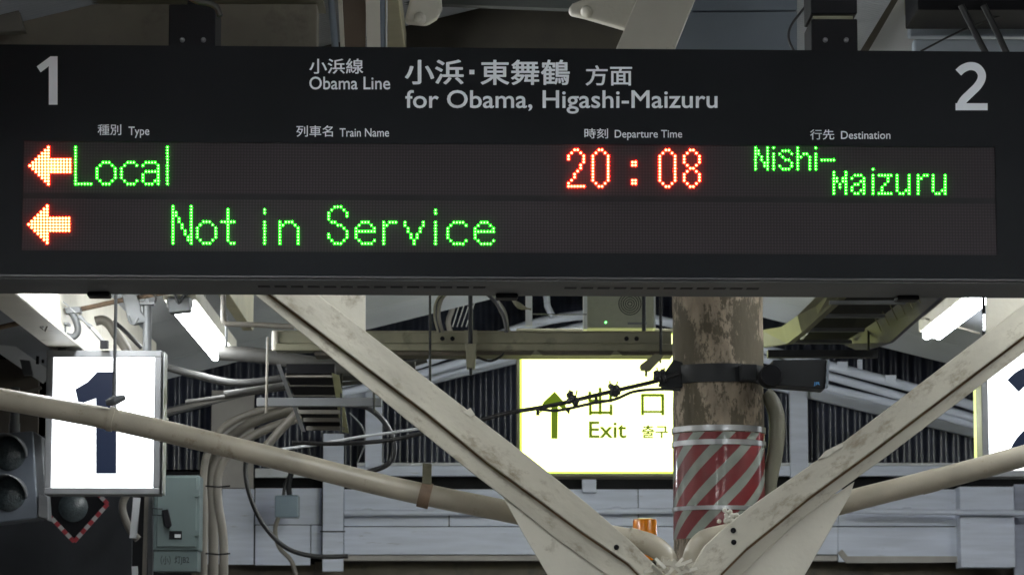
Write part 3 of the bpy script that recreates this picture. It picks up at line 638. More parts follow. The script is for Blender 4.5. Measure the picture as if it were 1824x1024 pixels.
for q in ((1142, 701, 1147, 739), (1178, 701, 1183, 739), (1142, 701, 1183, 706), (1142, 731, 1183, 735)): g.pbox(*q, Yx + .002, .003)
part('lettering', g, GLYPHY, lf)
part('lettering', text_fit('출구', .022, at, (1143, 757, 1190, 780)), GLYPHY, lf)
ys = thing('exit_sign', 'second yellow sign showing only its lit edge beside the digit 2 sign', 'sign', P(1790, 812, 16.2), 'yellow exit signs')
part('case', G().pbox(1751, 640, 1990, 812, 16.2, .2), OLIVE, ys); part('lit_edge', G().pprism([(1743.5, 640), (1750.5, 640), (1752, 812), (1746, 812)], 16.19, .2), YSTRIP, ys)

# tied cables in front of the exit sign
Yc = Yp - .12
cb = thing('tied_cables', 'pair of dark cables tied together and sagging left from the post across the exit sign', 'cables', P(930, 735, Yc))
part('cable', G().tube(PP([(1212, 664), (1170, 678), (1120, 690), (1060, 704), (1010, 716), (960, 726), (900, 736), (840, 752), (760, 769), (690, 784), (600, 790), (520, 788)], Yc), 3.9 * Yc / F, 10, smooth=5), BCABLE, cb, smooth=True)
part('cable', G().tube(PP([(1212, 694), (1175, 693), (1130, 697), (1095, 711), (1055, 718), (1010, 728), (985, 731), (950, 727)], Yc - .02), 2.8 * Yc / F, 10, smooth=5), BCABLE, cb, smooth=True)
random.seed(11)
for x, y in ((1020, 708), (1092, 692), (1176, 668)):
    g = G()
    for i in range(7):
        a = P(x + random.uniform(-6, 6), y + random.uniform(-6, 8), Yc - .03); g.lathe(a, (random.uniform(-1, 1), -.3, random.uniform(.2, 1)), [(.006, -.02), (.014, -.01), (.013, .012), (.005, .02)], 7)
    g.beam(P(x - 4, y, Yc - .03), P(x - 6, y - 14, Yc - .03), .006, .006); g.beam(P(x + 5, y, Yc - .03), P(x + 8, y - 13, Yc - .03), .006, .006)
    part('cable_tie', g, BCABLE, cb)
for x, y in ((1062, 711), (958, 731)): part('spacer', G().pbox(x - 3, y - 4, x + 3, y + 8, Yc - .03, .02), BCABLE, cb)
part('cable_tie', G().pprism([(1006, 727), (1016, 727), (1014, 738)], Yc - .03, .01), BCABLE, cb)

# ------------------------------------------------------------------ right hand cable ladder
ld = thing('cable_ladder', 'wide olive cable ladder climbing to the right behind the board', 'cable ladder', P(1480, 620, 15.6))
def ribbon(top, bot, Y0_, Y1_, th, name, m):
    n = len(top); g = G(); vs = []
    for i in range(n):
        Y = Y0_ + (Y1_ - Y0_) * i / (n - 1); a = P(*top[i], Y); b = P(*bot[i], Y); vs += [b, a]
    for i in range(n - 1): g.prism([vs[2 * i], vs[2 * i + 2], vs[2 * i + 3], vs[2 * i + 1]], (th, .01, 0))
    return part(name, g, m, ld)
ribbon([(1355, 588), (1392, 582), (1420, 562), (1475, 508), (1540, 440)], [(1355, 618), (1402, 612), (1428, 592), (1510, 518), (1590, 440)], 15.7, 13.4, .03, 'side_rail', mat('ladder_olive', (.17, .165, .10), .55))
ribbon([(1500, 612), (1560, 572), (1626, 520), (1720, 440)], [(1530, 626), (1584, 610), (1640, 560), (1740, 470)], 15.7, 13.4, .02, 'side_rail', mat('ladder_grey', (.09, .085, .12), .6))
for i, (xa, xb, y) in enumerate(((1478, 1606, 538), (1455, 1570, 562), (1430, 1534, 587), (1404, 1512, 608))):
    Y = 14.1 + i * .45; part('rung', G().pbox(xa, y - 3, xb + 6, y + 3, Y, .04), GREY, ld)
part('ladder_cables', G().prism([P(1425, 610, 15.7), P(1510, 612, 15.7), P(1690, 470, 13.4), P(1570, 450, 13.4)], (0, 0, .03)), BLACK, ld)
g = G()
for i in range(6):
    x = 1556 + i * 14; y = 560 - i * 10; g.beam(P(x, y, 14.9 - i * .2), P(x + 14, y + 30, 14.9 - i * .2), .004, .01)
part('rail_rib', g, BROWN, ld)
solo('cross_strut', G().pbox(1368, 623, 1564, 636, 15.2, .06), DGREY, 'dark horizontal steel strut under the wide cable ladder', 'strut', bevel=.002)
rod('dark rod joining the cable ladder and the horizontal strut', [(1547, 580), (1547, 624)], 2.2, 15.15)
rod('thin pale rod running from the ladder towards the right lamp', [(1583, 557), (1640, 566), (1700, 580), (1745, 594)], 2.2, 17.5, CONDUIT, 'stay_rod')
rod('short dark rod above the end of the right arm beside the lamp', [(1752, 440), (1752, 600)], 3, 14.8)
g = G()
for i in range(5): g.lathe(P(1753, 562 + i * 6, 14.6), (0, 1, 0), [(.010, -.004), (.010, .004)], 8)
solo('insulator_link', g, ALU, 'small bright chain link hanging right of the right lamp', 'link')
rod('short pale rod crossing above the ladder at the top', [(1424, 520), (1458, 527)], 2.4, 17.8, CREAM2, 'stay_rod')

# ------------------------------------------------------------------ small cable ladder at left centre
sl = thing('cable_ladder', 'small tilted cable ladder with pale rungs left of the steel frame', 'cable ladder', P(565, 768, 16.4))
def rl(a, b, c, d, m): g = G(); g.prism([P(*a, 15.6), P(*b, 15.6), P(*d, 16.6), P(*c, 16.6)], (0, .02, 0)); part('side_rail', g, m, sl)
rl((492, 648), (499, 648), (537, 768), (544, 768), WHITE); rl((591, 664), (604, 668), (608, 768), (621, 771), mat('yellowed_paint', (.42, .42, .22), .5))
for i, (xa, xb, y) in enumerate(((508, 594, 668), (515, 598, 684), (521, 602, 702), (531, 606, 733), (540, 610, 747), (545, 614, 762))):
    part('rung', G().pbox(xa, y - 3.5, xb, y + 3.5, 15.75 + i * .15, .03), CONDUIT, sl, bevel=.002)
part('ladder_cables', G().prism([P(510, 668, 15.75), P(596, 668, 15.75), P(615, 765, 16.6), P(545, 765, 16.6)], (0, 0, .06)), BLACK, sl)
solo('channel_strut', G().pbox(457, 708, 679, 723, 15.7, .05), GREY, 'horizontal grey channel strut crossing under the small cable ladder', 'strut', bevel=.002)
rod('thin rod left of the small cable ladder through the channel strut', [(477, 600), (474, 735)], 2.4, 15.65, CONDUIT)
rod('thin dark rod right of the small cable ladder through the channel strut', [(666, 600), (666, 735)], 2.0, 15.65)
rod('upright dark rod between ladder rail and channel strut', [(608, 665), (608, 770)], 2.0, 15.9)
def cable(label, pts, r, Y, m, name='cable'): return solo(name, G().tube(PP(pts, Y), r * Y / F, 10, smooth=6), m, label, 'cable' if 'cable' in name else 'conduit', smooth=True)
cable('thick dark bundle running right from the left lamp under the duct', [(390, 628), (470, 634), (560, 648), (640, 656), (740, 655)], 14, 16.0, DCABLE, 'cable_bundle')
cable('grey cable sagging from the lamp under the thick bundle', [(290, 652), (350, 668), (420, 682), (500, 674), (600, 655), (700, 640)], 7, 16.3, CABLE)
cable('second grey cable sagging below the first behind the ladder', [(400, 702), (480, 690), (560, 676), (660, 668), (760, 640)], 6, 16.35, DCABLE)
cable('lowest pale conduit rising right behind the small ladder', [(330, 716), (420, 704), (520, 690), (640, 680), (740, 655)], 4, 16.4, DCABLE, 'conduit')
cable('light grey cable crossing the far wall to the steel frame', [(500, 800), (560, 792), (640, 778), (740, 764), (800, 752)], 2.6, 14.5, WHITE)
cable('black loop of cable bulging right of the small ladder', [(620, 720), (655, 726), (685, 752), (702, 790), (692, 825), (650, 842)], 5, 17.2, BCABLE)
cable('thin black loop inside the larger loop beside the ladder', [(622, 735), (645, 760), (650, 790), (636, 825)], 1.4, 17.1, GREY)
# conduits that sweep up from the cabinet
for i, (lab, pts, r) in enumerate((
    ('leftmost thick beige conduit sweeping up from beside the teal cabinet', [(380, 1060), (380, 960), (376, 880), (378, 830), (400, 790), (450, 752), (530, 728), (600, 722)], 9),
    ('middle thick beige conduit sweeping up from beside the teal cabinet', [(398, 1060), (398, 960), (388, 890), (390, 840), (415, 800), (470, 766), (545, 742), (610, 735)], 8),
    ('upper beige conduit arching over the other two beside the board wall', [(362, 1060), (364, 920), (362, 850), (372, 800), (400, 760), (450, 735), (520, 716)], 7),
    ('straight diagonal beige conduit below the small cable ladder', [(470, 800), (500, 765), (535, 730), (560, 712)], 8))):
    cable(lab, pts, r, 17.4 - i * .1, CONDUIT, 'beige_conduit')
g = G()
for y in (865, 985): g.tube(PP([(366, y), (390, y + 2), (410, y)], 17.18), 1.6 * 17 / F, 6)
solo('tie_strap', g, BLACK, 'two black straps holding the beige conduits together', 'straps')
cable('black cable curving down across the white boards to the corner post', [(440, 812), (437, 840), (446, 885), (470, 935), (510, 975), (560, 990), (620, 990)], 4.2, 18.5, BCABLE)
jb = thing('junction_box', 'square grey junction box on the white boards left of the corner post', 'junction box', P(510, 922, 21.6))
part('case', G().pbox(489, 881, 532, 921, 21.6, .14), mat('box_grey', (.20, .26, .31), .35), jb, bevel=.012)
part('inlet', G().tube(PP([(516, 882), (514, 862), (520, 835), (520, 800)], 21.66), 5 * 21.6 / F, 10, smooth=3), DGREY, jb, smooth=True)
part('inlet', G().tube(PP([(505, 882), (508, 862), (516, 846)], 21.66), 3 * 21.6 / F, 10, smooth=3), BCABLE, jb, smooth=True)
part('outlet_cable', G().tube(PP([(496, 921), (490, 945), (498, 975), (520, 1000), (530, 1040)], 21.6), 4 * 21.6 / F, 10, smooth=5), CONDUIT, jb, smooth=True)

# teal cabinet
Yb = 16.8
cbn = thing('control_cabinet', 'teal metal control cabinet with a dark latch and lettered lower panel', 'cabinet', P(314, 1018, Yb))
part('case', G().pbox(272, 846, 356, 980, Yb, .22), TEAL, cbn, bevel=.01)
dr = part('door', G().pbox(278, 849, 351, 974, Yb - .012, .012), TEAL, cbn, bevel=.006)
lw_ = part('lower_panel', G().pbox(273, 981, 352, 1017, Yb + .01, .2), TEAL, cbn, bevel=.004)
part('latch', G().pprism([(288, 908), (299, 906), (305, 934), (299, 940), (293, 936)], Yb - .05, .04), BLACK, dr, bevel=.004)
part('latch_loop', G().tube(PP([(290, 906), (272, 905), (272, 917), (288, 917)], Yb - .03), 1 * Yb / F, 6), DGREY, dr)
part('rating_plate', G().pbox(301, 945, 324, 960, Yb - .016, .004), BLACK, dr); part('rating_label', G().pbox(311, 951, 322, 957, Yb - .018, .003), WHITE, dr)
part('hinge', G().pbox(345, 872, 355, 884, Yb - .02, .02), TEAL, dr); part('hinge', G().pbox(345, 944, 355, 954, Yb - .02, .02), TEAL, cbn)
ct = lambda x, y: P(x, y, Yb + .0075)
part('lettering', text_fit('（小）', .02, ct, (286, 989, 304, 1005)), DARKPRINT, lw_)
part('lettering', text_fit('灯JB2', .02, ct, (311, 989, 337, 1005)), DARKPRINT, lw_)
cu = thing('cabinet_upright', 'pale steel uprights left of the teal cabinet', 'uprights', P(250, 1024, 17.1) * Vector((1, 1, 0)))
for xa, ya, xb, yb, wd, m in ((262, 870, 256, 1060, 7, CONDUIT), (268, 850, 268, 1060, 9, GREY), (278, 640, 278, 850, 8, GREY), (244, 886, 237, 958, 12, WHITE)): part('upright', G().beam(P(xa, ya, 17.1), P(xb, yb, 17.1), wd * 17 / F, .03), m, cu)
part('upright', G().beam(P(240, 1008, 17.1), P(242, 1060, 17.1), 10 * 17 / F, .03), WHITE, cu)
cable('pale cable drooping behind the uprights left of the cabinet', [(250, 860), (226, 880), (218, 905), (230, 940), (246, 960)], 7, 17.6, CONDUIT)

solo('eaves_backdrop', G().pbox(-80, 640, 70, 775, 18.4, .03), mat('dark_brown_backdrop', (.10, .085, .07), .7, var=.3, scale=4, dirt=(.04, .035, .03), amt=.4), 'dark brown sheet added under the eave at the left edge above the signal head', 'board')  # dark brown sheet added to fill the black void under the eave
solo('dark_backdrop', G().pbox(-120, 776, 238, 1150, 18.3, .03), mat('dark_backdrop_tone', (.024, .027, .034), .7, var=.2, scale=3), 'large dark sheet added for the darkness behind the signal head and diamond board', 'backdrop')  # dark sheet added to stand for the unlit night beyond
solo('batten', G().beam(P(24, 705, 18.3), P(74, 690, 18.3), .016, .01), CONDUIT, 'pale thin batten on the dark brown sheet left of the platform 1 sign', 'batten')
# ------------------------------------------------------------------ signals at left
Yg = 16.5
sg = thing('signal_light', 'grey two lens signal head with hooded lenses at the left edge', 'signal', P(30, 925, Yg))
part('case', G().pprism([(-40, 775), (58, 767), (68, 922), (-40, 935)], Yg, .25), mat('signal_grey', (.13, .15, .18), .5), sg, bevel=.008)
part('side_plate', G().pprism([(59, 767), (74, 778), (84, 918), (84, 926), (66, 920)], Yg + .03, .18), GREY, sg, bevel=.004)
part('side_plate', G().pprism([(70, 880), (84, 884), (85, 924), (68, 918)], Yg - .01, .05), FRAME, sg)
part('mount_pipe', G().tube(PP([(27, 690), (26, 774)], Yg + .1), 8.5 * Yg / F, 12), GREY, sg, smooth=True)
part('mount_collar', G().tube(PP([(26, 754), (26, 772)], Yg + .1), 10 * Yg / F, 12), GREY, sg, smooth=True)
for x, y in ((16, 808), (16, 880)):
    r = 30 * Yg / F; c = P(x, y, Yg)
    part('lens', G().lathe(c, (0, -1, 0), [(r, 0), (r, .01), (r * .8, .03), (r * .4, .045), (.001, .05)], 32), LENS, sg, smooth=True)
    vs = []; fs = []; n = 28
    for i in range(n + 1):
        th = math.radians(-10 + 200 * i / n); dpt = .05 + .15 * max(0, math.sin(th))
        for rr, yy in ((r * 1.12, 0), (r * 1.08, -dpt)): vs.append(c + Vector((rr * math.cos(th), yy, rr * math.sin(th))))
    fs = [(2 * i, 2 * i + 1, 2 * i + 3, 2 * i + 2) for i in range(n)]
    o = part('hood', G().add(vs, fs), FRAME, sg, smooth=True); md = o.modifiers.new('s', 'SOLIDIFY'); md.thickness = .005
Yq = 17.3
dm = thing('warning_light', 'black diamond board with striped red and white edge round a dark lens', 'signal', P(132, 965, Yq))
part('board', G().pprism([(132, 962), (70, 895), (132, 830), (192, 895)], Yq, .02), BLACK, dm)
part('lens', G().lathe(P(131, 903, Yq), (0, -1, 0), [(.085, 0), (.085, .012), (.06, .03), (.03, .04), (.001, .043)], 32), LENS, dm, smooth=True)
RED = mat('red_tape', (.28, .02, .03), .5, var=.05); WT = mat('white_tape', (.36, .36, .36), .5, var=.05)
def edge(a, b, n):
    for i in range(n):
        p = [a[0] + (b[0] - a[0]) * i / n, a[1] + (b[1] - a[1]) * i / n]; q = [a[0] + (b[0] - a[0]) * (i + 1) / n, a[1] + (b[1] - a[1]) * (i + 1) / n]
        part('edge_tape', G().beam(P(*p, Yq - .012), P(*q, Yq - .012), 7 * Yq / F, .01), RED if i % 2 == 0 else WT, dm)
edge((86, 916), (132, 964), 7); edge((192, 897), (132, 964), 9); edge((192, 897), (148, 852), 7); edge((72, 897), (86, 916), 2)
# amber beacon
bn = thing('amber_beacon', 'small amber beacon lamp in front of the white boards left of the striped sleeve', 'beacon', P(1149, 975, 14.5))
rb = 21.5 * 14.5 / F; zt = P(1149, 922, 14.5 - rb).z; z0 = zt - .2
part('dome', G().lathe((P(1149, 940, 14.5).x, 14.5, 0), (0, 0, 1), [(rb, z0), (rb, zt - .012), (rb * .93, zt - .003), (rb * .6, zt), (.001, zt)], 32), AMBER, bn, smooth=True)
part('bulb', G().lathe((P(1149, 940, 14.5).x, 14.5, 0), (0, 0, 1), [(.015, z0), (.015, zt - .04), (.005, zt - .03)], 12), ALU, bn, smooth=True)
part('mounting_arm', G().box(P(1149, 940, 14.5).x - .02, P(1149, 940, 14.5).x + .02, 14.5 - .02, 14.5 + .02, 0, z0), GREY, bn)

# ------------------------------------------------------------------ things over the board
cable('pale blue pipe standing up behind the top of the board at left', [(586, -60), (592, 30), (600, 110)], 6.5, 9.9, BLUEGREY, 'service_pipe')
hp = thing('hanger_post', 'cream and brown channel post rising behind the board left of its centre', 'post', P(650, 100, 10.0))
part('flange', G().pprism([(600, -40), (607, -40), (614, 100), (607, 100)], 9.98, .06), CREAM2, hp)
part('web', G().pbox(608, -40, 652, 100, 10.05, .02), mat('brown_web', (.16, .12, .09), .7), hp)
part('flange', G().pprism([(650, -40), (676, -40), (678, 100), (654, 100)], 9.98, .05), CREAM2, hp)
part('rail', G().tube(PP([(680, -40), (681, 100)], 10.0), 6 * 10 / F, 12), BLUEGREY, hp, smooth=True)
part('flange', G().pbox(687, -40, 690, 100, 9.99, .04), WHITE, hp)
def knob(label, pts, bulge, Y):
    t = thing('cast_bracket', label, 'bracket', P(bulge[0], bulge[1], Y), 'cream cast brackets above the board')
    part('plate', G().pprism(pts, Y, .05), CREAM2, t, bevel=.01)
    part('boss', G().lathe(P(bulge[0], bulge[1], Y), (0, -1, 0), [(.022, 0), (.02, .02), (.012, .03), (.001, .033)], 16), CREAM2, t, smooth=True)
knob('cream cast bracket with boss above the board left of centre', [(735, -20), (785, -20), (788, 14), (778, 32), (760, 43), (722, 40), (721, 33)], (748, 34), 10.2)
knob('oval cream bracket plate above the board right of centre', [(1012, 16), (1020, 6), (1060, -10), (1150, -20), (1150, 60), (1108, 50), (1040, 30), (1016, 25)], (1045, 22), 10.3)
solo('slanted_beam', G().pprism([(1155, -50), (1258, -50), (1197, 100), (1092, 100)], 10.0, .10), CREAM2, 'wide cream slanted beam above the board right of centre', 'beam', bevel=.004)
bgp = thing('blue_grey_duct', 'blue grey panelled duct above the board between the slanted beam and hanger', 'duct', P(1320, 100, 10.4))
part('panel', G().pprism([(1240, -60), (1420, -60), (1420, 19), (1228, 20)], 10.4, .2), BLUEGREY, bgp, bevel=.003); part('panel', G().pprism([(1226, 22), (1420, 21), (1420, 110), (1190, 110)], 10.4, .2), BLUEGREY, bgp, bevel=.003)
cable('thin black cable looping down behind the right board hanger', [(1460, -30), (1436, 10), (1410, 45), (1405, 70), (1416, 95)], 2.4, 9.9, BCABLE)
solo('white_brace', G().pprism([(1600, -20), (1660, -20), (1700, 100), (1528, 100)], 10.6, .05), mat('bright_white_paint', (.82, .82, .80), .5, var=.05), 'bright white slanting plate above the right end of the board', 'plate')
solo('brown_channel', G().pprism([(1588, 0), (1600, 0), (1545, 95), (1530, 95)], 10.5, .05), BROWN, 'narrow brown channel edge left of the white plate above the board', 'channel')
STRUT = mat('pale_strut_paint', (.42, .47, .52), .5)
for i, (x, y0, y1) in enumerate(((1620, 43, 65), (1628, 70, 104))):
    solo('steel_strut', G().pbox(x, y0, 1880, y1, 10.3 - i * .05, .06), STRUT, ['upper pale steel strut above the right end of the board', 'lower pale steel strut resting just over the right end of the board'][i], 'strut', bevel=.008)
solo('angle_bracket', G().pbox(1667, 20, 1712, 42, 10.25, .02), GREY, 'small drilled angle bracket above the pale steel struts', 'bracket')
solo('black_unit', G().pbox(1635, -60, 1900, 18, 9.8, .3), BLACK, 'black box at the very top right corner over the struts', 'box', bevel=.004)
cable('left of two black cables dropping from the black corner box', [(1712, 10), (1732, 50), (1764, 110)], 6, 9.75, BCABLE)
cable('right of two black cables dropping from the black corner box', [(1752, 10), (1772, 50), (1800, 110)], 6, 9.75, BCABLE)
cable('thin pale wire rising to the right above the board end', [(1640, 92), (1720, 52), (1830, 12)], 1.8, 9.9, CABLE)
solo('ceiling_panel', G().pprism([(690, -80), (1160, -80), (1160, 18), (1010, 16), (690, 4)], 10.8, .05), mat('grey_ceiling', (.07, .075, .07), .7), 'dark grey panel edge above the middle of the board', 'panel')
solo('web_plate', G().pprism([(560, -80), (1200, -80), (1200, 120), (560, 120)], 11.2, .05), mat('dark_brown_plate', (.035, .030, .020), .7, var=.5, scale=3), 'dark brown plate behind the cast brackets above the board', 'plate')  # dark brown, mottled by noise
solo('side_gusset', G().pprism([(-40, -40), (14, -40), (44, 55), (-40, 60)], 9.6, .05), mat('dull_gusset', (.13, .12, .10), .6), 'dull slanting gusset plate at the top left corner', 'plate')

# ------------------------------------------------------------------ departure board
BY = 9.0; an = math.radians(1.5)
b0 = P(0, 500, BY); bdir = Vector((math.cos(an), math.sin(an), 0)); bn_ = Vector((-math.sin(an), math.cos(an), 0))
def Bp(px, py, off=0.0):
    """point of the board's front plane pushed back by off"""
    d = ray(px, py); t = (b0 + bn_ * off - CAM).dot(bn_) / d.dot(bn_); return CAM + d * t
def Bloc(px, py, off=0.0):
    p = Bp(px, py, off) - b0; return p.dot(bdir), p.dot(bn_), p.z
BM = Matrix(((bdir.x, bn_.x, 0, b0.x), (bdir.y, bn_.y, 0, b0.y), (0, 0, 1, b0.z), (0, 0, 0, 1)))
board = bpy.data.objects.new('departure_board', None); COL.objects.link(board); board.matrix_world = BM
board['label'] = 'long black departure board with green and orange dot matrix text'; board['category'] = 'departure board'
def bpart(name, g, m, parent=None, **k):
    ob = mk(name, g, m, **k); ob.parent = parent or board; return ob
def lbox(x0, y0, x1, y1, f, b):
    """box in board coordinates between pixel corners, from depth f to b"""
    a = Bloc(x0, y1); c = Bloc(x1, y0); return (a[0], c[0], f, b, a[2], c[2])
u0 = Bloc(-55, 300)[0]; u1 = Bloc(1885, 300)[0]
zt_ = Bloc(900, 86)[2]; zb_ = Bloc(900, 493)[2]
zl1, zl0 = Bloc(900, 257)[2], Bloc(900, 450)[2]; ul0 = Bloc(41, 350)[0]; ul1 = Bloc(1774, 350)[0]
g = G(); g.box(u0, u1, 0, .012, zl1, zt_); g.box(u0, u1, 0, .012, zb_, zl0); g.box(u0, ul0, 0, .012, zl0, zl1); g.box(ul1, u1, 0, .012, zl0, zl1)
bpart('front_panel', g, BOARD)
bpart('casing', G().box(u0 + .004, u1 - .004, .0125, .34, zb_ + .004, zt_ - .002), BLACK)
bpart('trim_rail', G().box(u0, u1, -.006, .010, zb_ - .006, zb_ - .001), BOARDMETAL)
g = G(); g.box(u0, u1, .010, .36, zb_ - .012, zb_ - .0)
bpart('bottom_plate', g, BOARDMETAL)
g = G()
for c0, c1 in ((455, 850), (1010, 1360)):
    x = c0
    while x < c1: g.box(Bloc(x, 500)[0], Bloc(x + 22, 500)[0], .14, .175, zb_ - .0135, zb_ - .0125); x += 30
bpart('vent_slot', g, BLACK)
for px_ in (160, 912, 1650):
    a = Bloc(px_, 500)[0]; bpart('lock_clip', G().box(a - .04, a + .03, .30, .37, zb_ - .026, zb_ - .0125), BLACK, bevel=.004)
zm1 = Bloc(900, 348)[2]; zm0 = Bloc(900, 358)[2]
lp1 = bpart('led_panel', G().box(ul0, ul1, .006, .0122, zm1, zl1), PANEL); lp2 = bpart('led_panel', G().box(ul0, ul1, .006, .0122, zl0, zm0), PANEL)
bpart('divider', G().box(ul0, ul1, .0052, .0122, zm0, zm1), mat('divider_film', (.022, .0205, .023), .7, spec=.1))
# print
at = lambda x, y: Vector(Bloc(x, y)) + Vector((0, -.0008, 0))
for s, off, box in (('小浜線', .012, (551, 105, 647, 132)), ('Obama Line', .010, (551, 137, 695, 160)), ('小浜', .02, (721, 107, 826, 151)), ('東舞鶴', .015, (856, 107, 1015, 152)),
                    ('方面', .014, (1043, 117, 1126, 153)), ('for Obama, Higashi-Maizuru', .011, (722, 161, 1278, 203)), ('種別', .006, (174, 222, 216, 241)), ('Type', .006, (229, 226, 266, 246)),
                    ('列車名', .006, (528, 224, 593, 244)), ('Train Name', .006, (605, 229, 693, 244)), ('時刻', .006, (1041, 229, 1083, 247)), ('Departure Time', .006, (1095, 232, 1215, 250)),
                    ('行先', .006, (1443, 231, 1486, 249)), ('Destination', .006, (1498, 234, 1586, 248))):
    bpart('lettering', text_fit(s, off, at, box), WHITEPRINT)
bpart('lettering', glyph_two((1702, 111, 1759, 197), at), WHITEPRINT)
g = G().add([at(836, 125), at(845, 125), at(845, 133), at(836, 133)], [(0, 1, 2, 3)]); bpart('lettering', g, WHITEPRINT)
g = G().add([at(*q) for q in ((102.5, 101), (90, 101), (65.5, 119), (72.5, 129.5), (87, 118.5), (87, 187), (102.5, 187))], [(0, 1, 2, 3, 4, 5, 6)]); bpart('lettering', g, WHITEPRINT)
# dots
o_ = '..###../.#...#./#.....#/#.....#/#.....#/#.....#/.#...#./..###..'.split('/')
e_ = '..###../.#...#./#.....#/#######/#....../#....../.#....#/..####.'.split('/')
c_ = '..####./.#....#/#....../#....../#....../#....../.#....#/..####.'.split('/')
i_ = ['.', '#', '#', '.', '.'] + ['#'] * 8
B5 = lambda r: [''] * 5 + r
CH = {'L': ['#'] * 12 + ['######'], 'o': B5(o_), 'e': B5(e_), 'c7': B5(c_), 'i': i_, 'l': ['#'] * 13,
      'c6': B5('..###./.#...#/#...../#...../#...../#...../.#...#/..###.'.split('/')),
      'a': B5('.####./#....#/.....#/.#####/#....#/#....#/#...##/.###.#'.split('/')),
      'N': '#.....#/#.....#/##....#/##....#/#.#...#/#.#...#/#..#..#/#..#..#/#...#.#/#...#.#/#....##/#....##/#.....#'.split('/'),
      't': '/..#../..#../..#../..#../#####/..#../..#../..#../..#../..#../..#../...##'.split('/'),
      'n': B5('#.###../##...#./#.....#/#.....#/#.....#/#.....#/#.....#/#.....#'.split('/')),
      'S': '..###../.#...#./#.....#/#.....#/#....../.##..../...##../.....#./......#/#.....#/#.....#/.#...#./..###..'.split('/'),
      'r': B5('#.###/##.../#/#/#/#/#/#'.split('/')),
      'v': B5('#.....#/#.....#/.#...#./.#...#./..#.#../..#.#../...#.../...#...'.split('/')),
      '2': '..##../.#..#./#....#/#....#/.....#/....#./....#./...#../..#.../..#.../.#..../#...../######'.split('/'),
      '0': ['..##..', '.#..#.'] + ['#....#'] * 9 + ['.#..#.', '..##..'],
      ':': ['', '', '', '', '##', '##', '', '', '', '', '##', '##'],
      '8': '..##../.#..#./#....#/#....#/#....#/.#..#./..##../.#..#./#....#/#....#/#....#/.#..#./..##..'.split('/'),
      'sN': '#...#/##..#/##..#/#.#.#/#.#.#/#..##/#..##/#...#'.split('/'), 'si': '#//#/#/#/#/#/#'.split('/'),
      'sS': '/.###./#...#/.#.../..##./....#/#...#/.###.'.split('/'), 'sh': '#/#/#.##./##..#/#...#/#...#/#...#/#...#'.split('/'), 's-': '////#####'.split('/'),
      'sM': '/#...#/#...#/##.##/##.##/#.#.#/#.#.#/#...#/#...#'.split('/'), 'sa': '//.###./#...#/...##/.##.#/#...#/#..##/.##.#'.split('/'), 'si2': '#//#/#/#/#/#/#/#'.split('/'),
      'sz': '//#####/...#./...#./..#../.#.../.#.../#####'.split('/'), 'su': '//#...#/#...#/#...#/#...#/#...#/#..##/.##.#'.split('/'), 'sr': '//#.##/##/#/#/#/#/#'.split('/')}
CH['N'] = ['#.....#', '#.....#', '##....#', '##....#', '#.#...#', '#.#...#', '#..#..#', '#..#..#', '#...#.#', '#...#.#', '#....##', '#....##', '#.....#']
arrow = []
for r in range(13):
    row = ''
    for c in range(14): row += '#' if (c <= 6 and abs(r - 6) <= c) or (c > 6 and 4 <= r <= 8) else '.'
    arrow.append(row)
CH['arrow'] = arrow
def dots(ch, px, py, pw, ph, m, r=1.98, name='led_letter'):
    g = G(); rr = r * BY / F
    for j, row in enumerate(CH[ch]):
        for i, q in enumerate(row):
            if q != '#': continue
            c = Vector(Bloc(px + i * pw, py + j * ph, .006))
            vs = [(c.x + rr * math.cos(th) * s, c.y - dz * rr, c.z + rr * math.sin(th) * s) for s, dz in ((1, 0), (.96, .45), (.75, .8), (.4, .98)) for th in [2 * PI * k / 10 for k in range(10)]]
            vs.append((c.x, c.y - 1.03 * rr, c.z))
            fs = [(a * 10 + k, a * 10 + (k + 1) % 10, a * 10 + 10 + (k + 1) % 10, a * 10 + 10 + k) for a in range(3) for k in range(10)] + [(30 + k, 30 + (k + 1) % 10, 40) for k in range(10)]
            g.add(vs, fs)
    return bpart(name, g, m, lp2 if py > 350 else lp1, smooth=True, angle=180)
for ch, c in (('L', 0), ('o', 7), ('c6', 15), ('a', 22), ('l', 30)): dots(ch, 134.6 + c * 5.455, 262.6, 5.455, 5.44, GLED)
for ch, c in (('N', 0), ('o', 8), ('t', 16), ('i', 30), ('n', 35), ('S', 51), ('e', 60), ('r', 69), ('v', 76), ('i', 86), ('c7', 90), ('e', 99)): dots(ch, 308.1 + c * 5.438, 368 + c * .014, 5.438, 5.43, GLED)
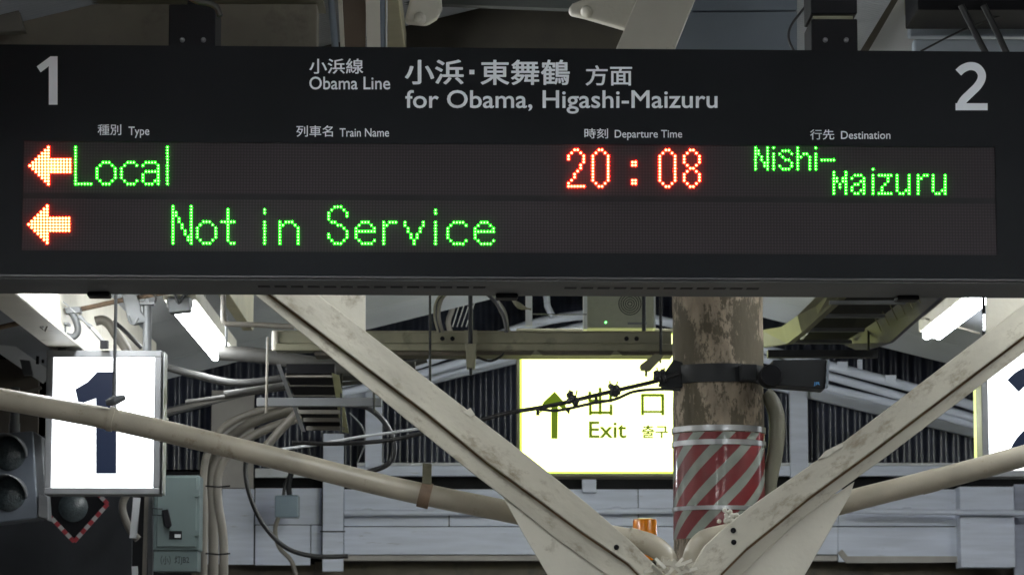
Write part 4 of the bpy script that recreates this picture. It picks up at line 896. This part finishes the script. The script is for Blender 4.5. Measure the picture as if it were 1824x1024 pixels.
for ch, c in (('2', 0), ('0', 8), (':', 21), ('0', 30), ('8', 38)): dots(ch, 1012.7 + c * 5.42, 267.4 + c * .012, 5.42, 5.40, RLED, 2.65, 'led_digit')
for ch, c in (('sN', 0), ('si', 6), ('sS', 8), ('sh', 14), ('si', 20), ('s-', 22)): dots(ch, 1345.8 + c * 5.36, 263.6 + c * .012, 5.36, 5.375, GLED, 1.95)
for ch, c in (('sM', 0), ('sa', 6), ('si2', 13), ('sz', 15), ('su', 21), ('sr', 28), ('su', 33)): dots(ch, 1485.3 + c * 5.36, 301.8 + c * .012, 5.36, 5.38, GLED, 1.95)
dots('arrow', 53.2, 262.8, 5.50, 5.45, YLED, 2.72, 'led_arrow'); dots('arrow', 51.2, 367.2, 5.50, 5.45, YLED, 2.72, 'led_arrow')
# hangers of the board
for x0, x1, lab in ((297, 381, 'black steel hanger box over the left half of the board'), (1448, 1531, 'black steel hanger box with a gap over the right half of the board')):
    a = Bp(x0, 60); b = Bp(x1, 60); y = a.y + .05
    t = thing('board_hanger', lab, 'hanger', (a.x + .05, y, a.z), 'black hangers of the departure board')
    zA = P(x0, 89, y).z; zs = P(x0, 34, y).z; z2 = P(x0, 25, y).z; zTop = P(x0, 8 if x0 < 500 else -80, y).z
    if x0 < 500: part('box', G().box(a.x, b.x, y, y + .2, zA - .01, zTop), BLACK, t, bevel=.004)
    else:
        part('box', G().box(a.x, b.x, y, y + .2, zA - .01, zs), BLACK, t, bevel=.004); part('box', G().box(a.x, b.x, y, y + .2, z2, zTop), BLACK, t, bevel=.004); part('spacer', G().box(a.x + .01, b.x - .01, y + .03, y + .18, zs, z2), OLIVE, t)
    part('stem', G().box(a.x + .05, b.x - .05, y + .06, y + .16, zTop, 4.0), BLACK, t)
    for f in (.3, .75): part('bolt', G().lathe((a.x + (b.x - a.x) * f, y, zA + .03), (0, -1, 0), [(.008, 0), (.008, .006), (.004, .01)], 10), FRAME, t)
cable('short flex conduit drooping over the left board hanger', [(330, -10), (350, 2), (372, 6), (386, 14), (392, 30)], 6, 8.95, CABLE)
